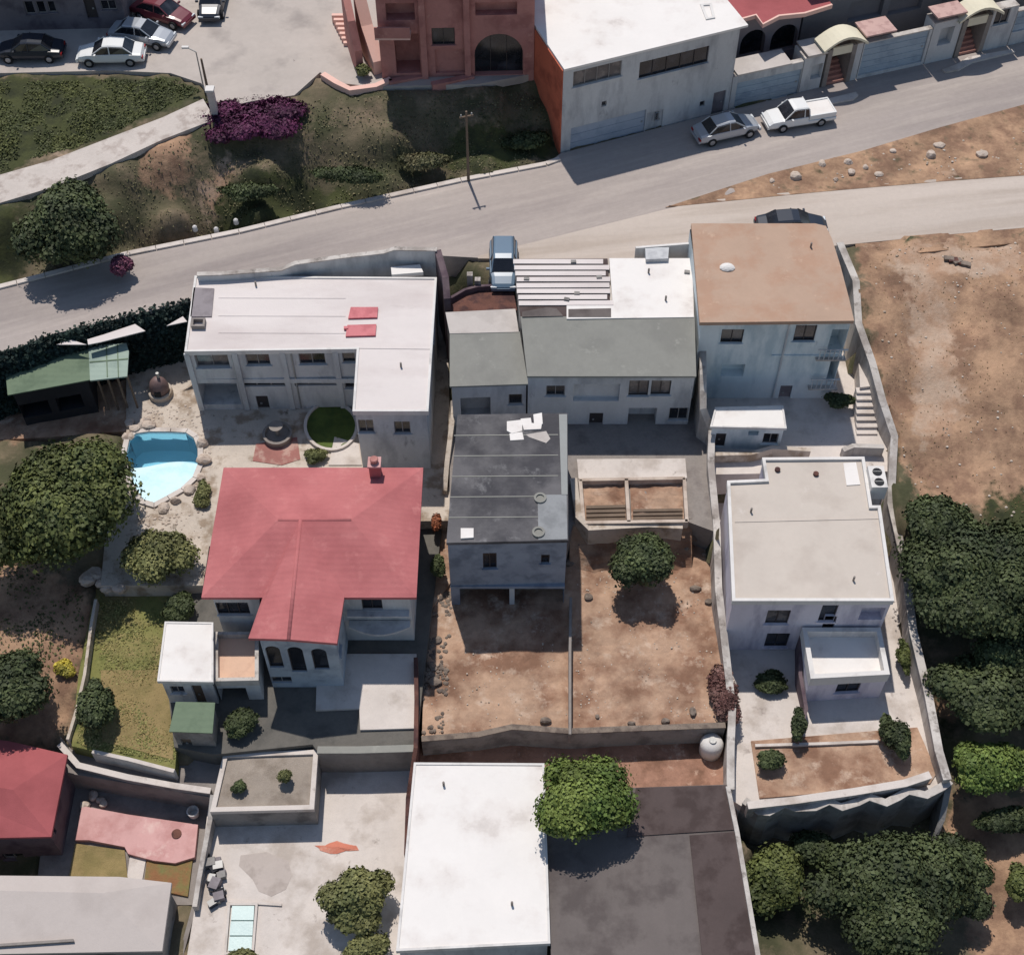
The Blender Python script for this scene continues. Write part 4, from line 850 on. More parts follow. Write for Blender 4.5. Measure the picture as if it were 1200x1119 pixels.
def gatehouse(x0, x1, label):
    g = thing('gatehouse', label, 'gatehouse', tuple(fpt((x0+x1)/2)), 'arched brick gatehouses on the street')
    for a_, b_ in ((x0, x0+5), (x1-5, x1)):
        bm = BM(); prism(bm, [fpt(a_, -.1), fpt(b_, -.1), fpt(b_, 1.8), fpt(a_, 1.8)], -.1, 3.1); obj('pillar', bm, CONC, g)
    bm = BM(); prism(bm, [fpt(x0+5, 1.6), fpt(x1-5, 1.6), fpt(x1-5, 1.8), fpt(x0+5, 1.8)], -.1, 3.0); obj('back_wall', bm, BRICK, g)
    for k in range(5):
        bm = BM(); prism(bm, [fpt(x0+5.3, .1+k*.28), fpt(x1-5.3, .1+k*.28), fpt(x1-5.3, 1.5), fpt(x0+5.3, 1.5)], -.05, .2+k*.22); obj('step', bm, mat('rose_brick_step', (190, 140, 126), .12, 2), g)
    N = 10; bm = BM(); up, lo = [], []
    for i in range(N+1):
        t = i/N; x = x0-8+(x1-x0+18)*t; h = 3.1+.75*math.sin(PI*t)
        up.append((x, h+.18)); lo.append((x, h))
    for o0, o1 in ((-.35, 1.2),):
        V = [[bm.verts.new(fpt(x, o, z)) for x, z in q] for q in (up, lo) for o in (o0, o1)]
        for i in range(N):
            bm.faces.new((V[0][i], V[0][i+1], V[1][i+1], V[1][i])); bm.faces.new((V[2][i], V[2][i+1], V[3][i+1], V[3][i]))
            bm.faces.new((V[0][i], V[0][i+1], V[2][i+1], V[2][i])); bm.faces.new((V[1][i], V[1][i+1], V[3][i+1], V[3][i]))
    obj('curved_canopy', bm, CREAM, g)
    bm = BM(); prism(bm, [fpt(x0+5, -.05), fpt(x1-5, -.05), fpt(x1-5, .1), fpt(x0+5, .1)], 2.5, 3.15); obj('lintel', bm, CREAM, g)
gatehouse(967, 1000, 'brick gatehouse with cream curved canopy between the two garage doors')
gatehouse(1123, 1156, 'brick gatehouse under a curved canopy at the far right of the street wall')
# houses behind the frontage
E_ = thing('scalloped_red_roof_house', 'house with zigzag-edged red roof and dark arches behind the street wall', 'house', tuple(fpt(900, 5)))
p = [fpt(866, 3.4), fpt(960, 3.4), fpt(960, 12), fpt(866, 12)]
walls(E_, p, -.2, 4.6, mat('grey_mauve_plaster', (150, 140, 144), .1, .5), {0: [H('arch', 868, 36, 896, 66, nx=1, fm=DFRAME, depth=.5, sill=False), H('arch', 904, 30, 934, 60, nx=1, fm=DFRAME, depth=.5, sill=False)]})
zz = 4.9; edge = [P(843, 26, zz), P(868, 23, zz), P(886, 18, zz), P(894, 29, zz), P(913, 19, zz), P(943, 16, zz), P(975, 6, zz)]
far = [fpt(1000, 12, zz), fpt(860, 12, zz)]
bm = BM(); prism(bm, edge+[Vector(q) for q in far], zz-.2, zz); obj('roof', bm, REDR2, E_)
bm = BM(); polyline_wall(bm, [q+Vector((0, 0, .05)) for q in edge], .16, depth=.3); obj('fascia', bm, MATS['light_pink_plaster'], E_)
G_ = thing('shaded_row_house', 'shadowed row house with dark window openings behind the second garage', 'house', tuple(fpt(1060, 5)))
p = [fpt(966, 3.8), fpt(1290, 3.8), fpt(1290, 13), fpt(966, 13)]
walls(G_, p, -.2, 6.4, mat('grey_plaster_house', (140, 136, 138), .1, .5), {0: [H('opening', 996, 0, 1034, 22, depth=.4), H('opening', 1043, -4, 1080, 14, depth=.4), H('opening', 1104, -8, 1130, 8, depth=.4)]})
bm = BM(); prism(bm, inset(p, -.2), 6.4, 6.6); obj('roof', bm, GREYR, G_)
# pavement kerb islands
for i, (q, lab) in enumerate((([(970, 116), (1003, 108), (1006, 112), (1000, 117), (972, 122)], 'short raised kerb in front of the brick gatehouse'), ([(1104, 82), (1120, 76), (1135, 67), (1186, 58), (1190, 61), (1140, 73), (1124, 82), (1108, 85)], 'bent pale kerb at the right end of the street wall'))):
    bm = BM(); prism(bm, PL(q, .12), 0.0, .13); tag(centre_obj(obj('kerb', bm, PCONC)), lab, 'kerb')
# ================================================================ WALLS, FENCES
def wall_thing(pts, wd, m, label, name='boundary_wall', cat='wall', z0=None, depth=None, cap=None, group=None):
    bm = BM(); q = [P(*p) for p in pts]; polyline_wall(bm, q, wd, depth=depth, z0=z0)
    c = q[len(q)//2]; zb = z0 if z0 is not None else c.z-depth; r = thing(name, label, cat, (c.x, c.y, zb), group)
    obj('wall_run', bm, m, r)
    if cap:
        bm = BM(); polyline_wall(bm, [p+Vector((0, 0, .07)) for p in q], wd+.1, depth=.068); obj('coping', bm, cap, r)
    return r
wall_thing([(231, 322, 1.6), (262, 321, 1.6), (330, 316, 1.6), (346, 309, 1.9), (405, 301, 1.95), (450, 296, 2.0), (462, 292, 2.25), (512, 293, 2.25)], .22, GREYW, 'tall grey stepped wall between the road and the L-shaped house', z0=-4.5, cap=WHITED)
wall_thing([(513, 293, 2.2), (522, 325, 1.9), (524, 350, 1.2)], .4, PURPW, 'dark purple-brown end wall turning down from the road beside the L-shaped house', z0=-4.5)
o = obj('wall_hatch', prism(BM(), PL([(458, 313), (492, 310), (496, 319), (459, 322)], 1.3), 1.0, 1.3), WHITER); tag(centre_obj(o), 'white slab on top of the gap between grey stepped wall and long roof', 'slab')
o['kind'] = 'structure' if False else ''
del o['kind']
wall_thing([(70, 872, -5.6), (92, 897, -5.8), (150, 911, -5.8), (205, 921, -5.8), (247, 927, -5.9)], .22, BLOCKW, 'grey retaining wall with pale coping above the pink patio', z0=-8.3, cap=PCONC)
wall_thing([(108, 880, -5.15), (150, 889, -5.15), (204, 903, -5.15)], .2, PCONC, 'low pale wall at the foot of the left lawn', z0=-6.4)
wall_thing([(112, 702, -4.7), (107, 730, -4.7), (99, 790, -4.7), (90, 830, -4.9), (79, 866, -5.0)], .16, STONE, 'thin pale garden wall between left lawn and dirt lot', z0=-5.9)
wall_thing([(249, 931, -5.6), (246, 960, -6.2), (233, 1030, -6.6), (228, 1062, -6.6)], .24, WHITED, 'leaning pale wall between pink patio and lower drive', z0=-8.5)
wall_thing([(228, 1060, -7.2), (212, 1119, -7.4), (200, 1170, -7.4)], .22, CONC, 'grey lower wall running to the bottom edge beside the pale grey hall', z0=-9)
wall_thing([(372, 879, -4.9), (420, 879, -4.9), (486, 877, -4.9)], .3, CONC, 'ledge wall at the front of the white slab drive', z0=-7.4, cap=GREYR)
wall_thing([(487, 770, -4.4), (488, 820, -4.5), (487, 876, -4.6), (478, 935, -6), (476, 1000, -6.2)], .22, RUST, 'rough brown wall between villa slab and dirt yard', z0=-7.4)
wall_thing([(532, 476, -2.6), (529, 500, -2.8), (524, 540, -3.2), (521, 575, -3.8)], .28, STONE, 'short pale crumbling wall beside the charcoal-roofed house', z0=-5)
wall_thing([(669, 700, -4.6), (668, 760, -4.7), (668, 860, -4.8)], .14, CONC, 'thin grey wall dividing the dirt yard in two', z0=-5.8)
wall_thing([(494, 866, -5.2), (560, 861, -5.3), (600, 852, -5.0), (668, 857, -5.1), (740, 854, -5.2), (850, 850, -5.2)], .22, BLOCKW, 'rough retaining wall along the foot of the dirt yard', z0=-7.2, cap=DROCK)
wall_thing([(823, 380, 1.2), (824, 440, .2), (824, 480, -1.0), (834, 505, -2.2), (833, 545, -2.6), (840, 620, -3.2), (842, 690, -3.6), (850, 760, -4.4), (858, 830, -4.9), (856, 880, -5.0), (856, 925, -5.2)], .3, WHITED, 'long whitewashed boundary wall left of the tan- and beige-roofed houses', z0=-7, cap=WHITED)
wall_thing([(984, 285, 1.0), (1003, 330, .6), (1006, 380, -.2), (1022, 425, -1.0), (1034, 470, -1.6), (1048, 512, -2.4), (1046, 545, -2.9), (1044, 590, -3.7), (1060, 660, -4.2), (1070, 740, -4.6), (1088, 815, -4.9), (1100, 880, -5.1), (1110, 914, -5.2)], .34, WHITED, 'long pale boundary wall along the brown field right of the houses', z0=-8, cap=WHITED)
# scalloped retaining wall at the bottom right
r = wall_thing([(876, 944, -5.3), (930, 938, -5.3), (1000, 928, -5.3), (1060, 918, -5.3), (1090, 908, -5.2)], .3, WHITED, 'pale parapet wall inside the scalloped retaining wall of the garden', z0=-6.4, cap=PCONC)
sc = thing('scalloped_wall', 'tall dark retaining wall with scalloped pale top at bottom right', 'wall', tuple(P(990, 960, -10)))
top = [(872, 938, 0), (890, 951, 0), (900, 952, 0), (918, 942, .25), (932, 947, 0), (955, 946, 0), (971, 939, .25), (986, 946, 0), (1005, 940, 0), (1018, 934, .25), (1038, 941, 0), (1052, 934, .1), (1064, 927, .25), (1085, 932, 0), (1104, 922, .1), (1113, 915, .1)]
q = [P(x, y, -5.75+dz*.6) for x, y, dz in top]
obj('wall_run', polyline_wall(BM(), q, .3, z0=-11), BLOCKW, sc); obj('coping', polyline_wall(BM(), [p+Vector((0, 0, .09)) for p in q], .42, depth=.09), WHITED, sc)
r_ = [P(1113, 915, -5.75), P(1104, 960, -7.2), P(1092, 990, -8.2), P(1110, 1012, -9)]
obj('wall_run', polyline_wall(BM(), r_, .3, z0=-11), BLOCKW, sc, label='side return stepping down')
# boundary bits around L house garden and tan yard
wall_thing([(838, 532, -2.8), (880, 531, -2.8), (905, 524, -2.7), (950, 527, -2.7)], .26, STONE, 'curved stone edging in front of the blue outbuilding', z0=-6.6)
wall_thing([(988, 527, -2.8), (1000, 522, -2.7), (1036, 523, -2.7)], .3, WHITED, 'pale low wall right of the curved stone edging', z0=-6.6)
wall_thing([(940, 738, -4.4), (938, 790, -5), (945, 830, -5.4), (935, 868, -5.6)], .2, PURPW, 'narrow dark wall beside the porch block', z0=-6.3)
wall_thing([(885, 873, -5.95), (960, 871, -5.95), (1030, 868, -5.95)], .16, PCONC, 'low pale kerb along the top of the planted bed', z0=-6.3)
# courtyard pits
pt = thing('foundation_frame', 'unfinished pale concrete frame of two dug pits behind the middle houses', 'foundation', tuple(P(742, 585, -3.5)))
for q, m in (([(676, 538), (803, 537), (805, 560), (678, 561)], PCONC),):
    obj('slab', prism(BM(), PL(q, -3.3), -3.52, -3.3), m, pt)
fr = mat('frame_concrete', (206, 190, 176), .1, .6, (176, 158, 144), (.48, .62), .8, bump=.5)
for q in ([(679, 562, -3.0), (803, 560, -3.0)], [(683, 612, -3.0), (806, 610, -3.0)], [(680, 562, -3.0), (684, 612, -3.0)], [(734, 561, -3.0), (737, 611, -3.0)], [(802, 560, -3.0), (805, 611, -3.0)]):
    obj('beam', polyline_wall(BM(), PZ(q), .2, z0=-3.6), fr, pt)
for q in ([(683, 565), (732, 564), (734, 609), (686, 610)], [(738, 564), (800, 563), (802, 608), (740, 609)]):
    bm = BM(); v = [bm.verts.new(p) for p in PL(q, -3.42)]; bm.faces.new(v); gridcut(bm, .25)
    for v in bm.verts: v.co.z += .12*mn.noise(v.co*2.5)
    obj('rubble_floor', bm, DIRT, pt)
for k in range(4):
    y = 592+k*5; obj('plank', prism(BM(), PL([(687, y), (733, y-1), (733, y+2.4), (687, y+3.4)], -3.25), -3.4, -3.28), WOOD, pt)
for k in range(3):
    y = 596+k*4.6; obj('plank', prism(BM(), PL([(742, y), (800, y-1), (800, y+2), (742, y+3)], -3.25), -3.4, -3.3), WOOD, pt)
wall_thing([(672, 560, -2.9), (678, 605, -2.9), (690, 618, -3.1), (760, 614, -3.2), (800, 616, -3.2)], .4, STONE, 'rough stone edge of the terrace behind the dug pits', z0=-5.6)
bx = thing('rubble_oven', 'dark blocky rubble heap beside the courtyard tree', 'rubble', tuple(P(690, 640, -5.5)))
random.seed(9)
for k in range(9):
    p = P(682+random.uniform(-6, 22), 632+random.uniform(-8, 26), -5.3); obj('stone_block', box(BM(), (p.x, p.y, -5.2+random.uniform(0, .5)), (random.uniform(.4, .8), random.uniform(.3, .6), random.uniform(.4, .8)), random.uniform(0, 1.5)), DROCK if k % 2 else BLOCKW, bx)
# stairs at right yard
stt = thing('garden_stairs', 'pale concrete stairs between tan-roofed house and boundary wall', 'stairs', tuple(P(1018, 480, -3.5)))
for k in range(7):
    p = P(1016, 456+k*8, -2.2-k*.18); obj('step', box(BM(), (p.x, p.y, (-2.3-k*.18-3.6)/2), (1.25, .42, 3.6-2.3-k*.18+.02 if False else (-2.3-k*.18+3.6))), PCONC, stt)
obj('landing', prism(BM(), PL([(1004, 385), (1010, 385), (1026, 452), (1008, 454)], -2.1), -3.6, -2.1), PCONC, stt)
# ================================================================ GARDEN THINGS
# pool
pool = thing('swimming_pool', 'kidney-shaped blue swimming pool with pale shallow end', 'pool', tuple(P(190, 548, -6)))
W_ = PL(POOLPX, -4.2)
n = len(W_); N = 2
out = [Vector(p) for p in inset(W_, -.32)]
for i in range(0, n, 1):
    j = (i+1) % n; a_, b_, c_, d_ = out[i], out[j], W_[j], W_[i]
    f_ = .02; q = [a_.lerp(b_, f_), a_.lerp(b_, 1-f_), d_.lerp(c_, 1-f_), d_.lerp(c_, f_)]
    obj('coping_stone', prism(BM(), q, -4.25, -4.08), PCONC, pool)
ins_ = inset(W_, .02)
def depth_at(p):
    q0 = P(190, 545, -4.2).y+.25*math.sin((p[0]+10)*1.1); t = min(1, max(0, (p[1]-q0)/1.5)); t = t*t*(3-2*t)
    return -4.43-1.5*t
bm = BM(); bm.faces.new([bm.verts.new((p.x, p.y, 0)) for p in ins_]); gridcut(bm, .2)
for v in bm.verts: v.co.z = depth_at(v.co)
obj('floor', bm, POOLT, pool, smooth=True)
bm = BM(); A_ = [bm.verts.new((p.x, p.y, -4.14)) for p in ins_]; B_ = [bm.verts.new((p.x, p.y, -6.1)) for p in ins_]
for i in range(n): bm.faces.new((A_[i], A_[(i+1) % n], B_[(i+1) % n], B_[i]))
obj('basin_wall', bm, POOLT, pool)
w2 = inset(W_, .03); obj('water', prism(BM(), [(p.x, p.y, 0) for p in w2], -6.05, -4.27), WATER, pool)
# clay oven dome
p = P(189, 462, -4.2); ov = thing('clay_oven', 'round brown clay oven on the pale patio above the pool', 'oven', tuple(p))
obj('plinth', lathe(BM(), p, [(.75, 0), (.75, .35), (.7, .4)], 20), STONE, ov); obj('dome', lathe(BM(), p, [(.58, .38), (.6, .7), (.5, 1.1), (.3, 1.38), (.1, 1.48)], 20), mat('oven_clay', (128, 106, 104), .2, 1, rough=.5), ov, smooth=True)
obj('flue', tube(BM(), (p.x+.1, p.y+.1, 1.4+p.z), (p.x+.1, p.y+.1, 1.85+p.z), .1), METAL, ov); obj('mouth', box(BM(), (p.x, p.y-.56, p.z+.62), (.4, .1, .4)), DARK, ov)
# fountain
p = P(326, 512, -4.2); fo = thing('stone_fountain', 'small grey round fountain on the shaded patio', 'fountain', tuple(p))
obj('basin', lathe(BM(), p, [(.85, 0), (.9, .4), (.75, .42), (.7, .2)], 24), CONC, fo); obj('pedestal', lathe(BM(), p, [(.16, .15), (.1, .8), (.4, 1.0), (.42, 1.06), (.1, 1.02)], 16), CONC, fo)
o = obj('reddish_paving', prism(BM(), PL([(300, 520), (348, 512), (352, 538), (330, 545), (296, 540)], -4.16), -4.22, -4.165), mat('reddish_pave', (164, 112, 104), .15, .8, (186, 150, 138), (.5, .6), 1), kind='structure')
k = thing('round_lawn_kerb', 'pale ring kerb round the little round lawn', 'kerb', tuple(P(388, 500, -4.2)))
obj('ring', ring(BM(), PL([(388+32*math.cos(t*PI/14), 500+29*math.sin(t*PI/14)) for t in range(28)], -4.1), .18, -4.3, -3.98), PCONC, k)
o = obj('flagstones', prism(BM(), PL([(392, 512), (420, 520), (424, 545), (385, 545)], -4.15), -4.22, -4.13), PCONC, kind='structure')
# rocks around pool (individually placed)
random.seed(21); kk = 0
def rocks(spots, z, r0, r1, m, label, group, cat='rock'):
    global kk
    ordn = ['leftmost', 'second', 'third', 'fourth', 'fifth', 'sixth', 'seventh', 'eighth', 'ninth', 'tenth', 'eleventh', 'twelfth', 'thirteenth', 'fourteenth', 'fifteenth', 'sixteenth']
    for i, (x, y) in enumerate(sorted(spots)):
        r = random.uniform(r0, r1); p = P(x, y, z if z is not None else 0)
        zz = z if z is not None else float(terrain_z(np.array([p.x]), np.array([p.y]))[0])
        if z is None: p = P(x, y, zz)
        o = obj('rock', blob(BM(), (p.x, p.y, zz+r*.25), r, 2, .22, kk, (random.uniform(.8, 1.3), random.uniform(.7, 1.1), random.uniform(.5, .8))), m); kk += 1
        tag(centre_obj(o), ordn[i]+(' ' if i == 0 else ' from the left, ')+label, cat, group)
rocks([(150, 512), (158, 504), (166, 498), (176, 500), (238, 520), (240, 540), (236, 560), (222, 575), (206, 588), (192, 596), (172, 494), (152, 497)], -4.2, .28, .45, ROCK, 'pale boulder set in the edge of the swimming pool', 'boulders round the pool')
rocks([(905, 213), (932, 208), (979, 212), (998, 203), (1014, 197), (994, 191), (1046, 178), (963, 193), (1090, 183), (1100, 172), (1030, 205), (1150, 183)], .0, .2, .42, ROCK, 'whitish boulder lying in the brown strip between the two roads', 'boulders between the roads')
rocks([(100, 944), (110, 933), (118, 938), (122, 942)], -7.9, .2, .3, ROCK, 'white stone piled at the corner of the pink patio', 'stones at the pink patio')
rocks([(508, 720), (512, 750), (505, 780), (515, 700), (510, 800), (668, 660), (690, 700), (808, 630), (826, 650), (815, 690), (830, 705), (700, 840), (740, 848), (780, 845), (640, 845), (812, 835)], -5.45, .14, .32, DROCK, 'dull stone lying in the dirt yard', 'stones in the dirt yard')
island = [(780, 243), (820, 239), (960, 225), (1100, 213), (1210, 205), (1400, 192), (1400, 70), (1210, 120), (1100, 150), (1010, 177), (900, 204)]
level('dry_verge', island, .05, TERR, depth=.3, bump=.14, res=.6, ctrl=False, push=0)
_me = bpy.data.objects['dry_verge'].data; _a = _me.attributes.new('field', 'FLOAT', 'POINT'); _a.data.foreach_set('value', np.full(len(_me.vertices), .75))
level('road_shoulder', [(1002, 283), (1100, 273), (1200, 264), (1600, 237), (1600, 262), (1200, 284), (1100, 294), (1004, 303)], .02, TERR, depth=.5, bump=.07, res=.5, ctrl=False, push=0)
_me = bpy.data.objects['road_shoulder'].data; _a = _me.attributes.new('field', 'FLOAT', 'POINT'); _a.data.foreach_set('value', np.full(len(_me.vertices), .8))
db = thing('debris_heap', 'small dark heap of debris in the upper part of the brown field', 'debris', tuple(P(1122, 306, 0)))
random.seed(44)
for k in range(5):
    p = P(1112+k*5, 303+k*1.5, 0); zt_ = float(terrain_z(np.array([p.x]), np.array([p.y]))[0]); obj('slab', box(BM(), (p.x, p.y, zt_+.1), (.6, .35, .16), random.uniform(-.6, .6)), RUST if k % 2 else DROCK, db)
# kerb along the upper road edge
def kerbline(pts, label, wd=.35, h=.12):
    r = thing('kerb', label, 'kerb', tuple(P(*pts[len(pts)//2])))
    q = PZ(pts); i = 0
    for a, b in zip(q, q[1:]):
        n = max(1, int((b-a).length/1.5))
        for j in range(n):
            p0 = a.lerp(b, (j+.01)/n); p1 = a.lerp(b, (j+.99)/n); p0.z = p1.z = h
            obj('kerb_stone', polyline_wall(BM(), [p0, p1], wd, z0=-.2), PCONC, r)
kerbline([(-60, 352, 0), (20, 332, 0), (150, 298, 0), (280, 272, 0), (400, 243, 0), (540, 212, 0), (640, 193, 0), (656, 187, 0)], 'long pale kerb along the scrub bank side of the road')
for x, y, l in ((229, 270, 'left'), (254, 272, 'middle'), (277, 262, 'right')):
    p = P(x, y, 0); o = obj('marker_stone', lathe(BM(), (p.x, p.y, 0), [(.17, 0), (.15, .3), (.08, .38)], 10), WHITE); tag(centre_obj(o), f'{l} one of three small white marker stones on the road verge', 'marker stone', 'white marker stones')
# white panels standing in for torn white slivers under the road
for i, (q, l) in enumerate((([(66, 403), (82, 397), (101, 403)], 'small triangular white stand-in for a torn sliver behind the green shed'), ([(102, 397), (122, 391), (158, 379), (170, 387), (118, 400), (103, 403)], 'long white stand-in for a torn sliver in the dark hedge behind the green shed'), ([(195, 381), (214, 370), (219, 376)], 'white triangular stand-in for a torn sliver at the corner of the L-shaped house'))):
    bm = BM(); prism(bm, PL(q, -.3), -.42, -.36); tag(centre_obj(obj('sliver_panel', bm, LROOF)), l, 'sheet', 'stand-ins for white slivers behind the shed')
# bottom-left patio
obj('pink_patio', prism(BM(), PL([(96, 944), (150, 954), (232, 966), (228, 1004), (205, 1011), (180, 1008), (150, 1000), (146, 992), (104, 984), (88, 984)], -7.7), -8.1, -7.7), PINKP, kind='structure')
obj('patio_path', prism(BM(), PL([(152, 1003), (171, 1006), (166, 1034), (148, 1032)], -7.9), -8.1, -7.92), PCONC, kind='structure')
level('grass_bed', [(88, 988), (146, 996), (150, 1034), (80, 1030)], -7.88, DRYG, depth=.2, bump=.03, res=.4, push=0, ctrl=False)
level('grass_bed', [(172, 1008), (226, 1004), (220, 1050), (168, 1040)], -7.88, mat('rusty_grass', (150, 108, 74), .2, .8, (124, 118, 74), (.45, .6), .8, bump=.8), depth=.2, bump=.03, res=.4, push=0, ctrl=False)
p = P(228, 955, -7.8); o = obj('white_tub', lathe(BM(), (p.x, p.y, -7.75), [(.25, 0), (.32, .5), (.27, .52), (.2, .1)], 14), WHITE); tag(centre_obj(o), 'white tub in the corner of the pink patio', 'tub')
p = P(207, 977, -7.7); o = obj('drain_cover', lathe(BM(), (p.x, p.y, -7.7), [(.26, 0), (.26, .06), (.1, .07)], 14), RUST); tag(centre_obj(o), 'round dark cover on the pink patio', 'cover')
# lower drive things
obj('worn_paving', prism(BM(), PL([(282, 1002), (312, 998), (338, 1008), (342, 1025), (335, 1042), (318, 1050), (303, 1044), (296, 1030), (280, 1014)], -7.19), -7.25, -7.188), mat('worn_grey', (192, 180, 172), .08, .6, (174, 162, 154), (.48, .6), .8), kind='structure')
bm = BM(); v = [bm.verts.new(P(395+(24+5*math.sin(t*2.3))*math.cos(t*PI/8), 993+(6+2.2*math.sin(t*1.7))*math.sin(t*PI/8), -7.18)) for t in range(16)]; bm.faces.new(v); ret = bmesh.ops.poke(bm, faces=bm.faces[:]); ret['verts'][0].co.z += .1
obj('sand_heap', bm, STAIN); tag(bpy.data.objects['sand_heap'], 'thin smear of orange sand on the pale drive', 'sand', kind='stuff')
cl = thing('aqua_cover', 'panelled aqua-white cover lying on the lower drive', 'cover', tuple(P(284, 1085, -7.2)))
for k in range(3):
    y = 1061+k*18; obj('panel', prism(BM(), PL([(272-k*1.6, y), (298-k*1.2, y), (297-k*1.2, y+16.5), (270.5-k*1.6, y+16.5)], -7.05), -7.2, -7.05), AQUA, cl)
obj('frame', ring(BM(), PL([(267, 1057), (302, 1057), (297, 1118), (262, 1118)], -7.0), .12, -7.2, -7.04), PCONC, cl)
obj('drive_kerb', prism(BM(), PL([(268, 1054), (330, 1058), (330, 1061), (268, 1057)], -7.1), -7.25, -7.1), PCONC, kind='structure')
jk = thing('scrap_heap', 'dark heap of stored junk against the leaning pale wall', 'scrap', tuple(P(252, 1030, -7.2)))
random.seed(31)
for k in range(16):
    x, y = 247+random.uniform(-4, 14), 1005+k*3.6; p = P(x, y, -7.1); s = random.uniform(.3, .6)
    obj('crate', box(BM(), (p.x, p.y, -7.2+s*.45), (s, s*.8, s*.9), random.uniform(0, 1.5)), (DARK, SLATEP, BLOCKW, CDARK)[k % 4], jk)
# white cistern at dirt strip
p = P(832, 880, -6.9); ct = thing('white_water_tank', 'white water tank in the strip below the dirt yard', 'tank', tuple(p))
obj('body', lathe(BM(), p, [(.6, 0), (.62, .9), (.5, 1.15), (.2, 1.25)], 20), WHITE, ct, smooth=True); obj('lid', lathe(BM(), (p.x, p.y, p.z+1.25), [(.2, 0), (.2, .08)], 14), METAL, ct)
# little bright bits near the trees at left
rocks([(104, 680), (112, 674), (122, 684), (135, 683), (148, 680), (126, 690), (140, 690)], -4.6, .28, .5, ROCK, 'white rock between the big tree and the left lawn', 'white rocks above the lawn')
# ================================================================ POLES
def pole(x, y, zg, h, label, arms=True, lean=0):
    p = P(x, y, zg); r = thing('utility_pole', label, 'pole', tuple(p), 'utility poles')
    obj('shaft', tube(BM(), (p.x, p.y, zg-.3), (p.x, p.y, zg+h), .1, .07, 10), WOOD, r)
    if arms:
        obj('crossarm', box(BM(), (p.x, p.y, zg+h-.4), (.9, .08, .1), .3), WOOD, r)
        for d in (-.35, 0, .35): obj('insulator', lathe(BM(), (p.x+d*math.cos(.3), p.y+d*math.sin(.3), zg+h-.33), [(.05, 0), (.06, .1), (.03, .16)], 8), METAL, r)
pole(549, 212, 0, 5.6, 'grey utility pole at the foot of the scrub bank')
pole(244, 108, 3, 2.6, 'short pole at the end of the sloping path', arms=False)
p = P(252, 134, 3); gp = thing('gate_post', 'pale square gate post where the sloping path meets the plaza', 'post', tuple(p))
obj('shaft', box(BM(), (p.x, p.y, 3.9), (.42, .42, 2.0)), PCONC, gp); obj('cap', box(BM(), (p.x, p.y, 4.98), (.55, .55, .14)), WHITE, gp)
bm = BM(); sgn = P(233, 84, 3); tb = thing('street_lamp', 'small metal lamp on a thin pole at the plaza corner', 'lamp', tuple(P(238, 100, 3))); p = P(238, 100, 3)
obj('shaft', tube(BM(), p, p+Vector((0, 0, 2.6)), .05, .04), METAL, tb); obj('arm', tube(BM(), p+Vector((0, 0, 2.6)), p+Vector((-.6, .2, 2.8)), .035), METAL, tb); obj('lamp_head', box(BM(), p+Vector((-.7, .22, 2.8)), (.45, .2, .12)), WHITE, tb)
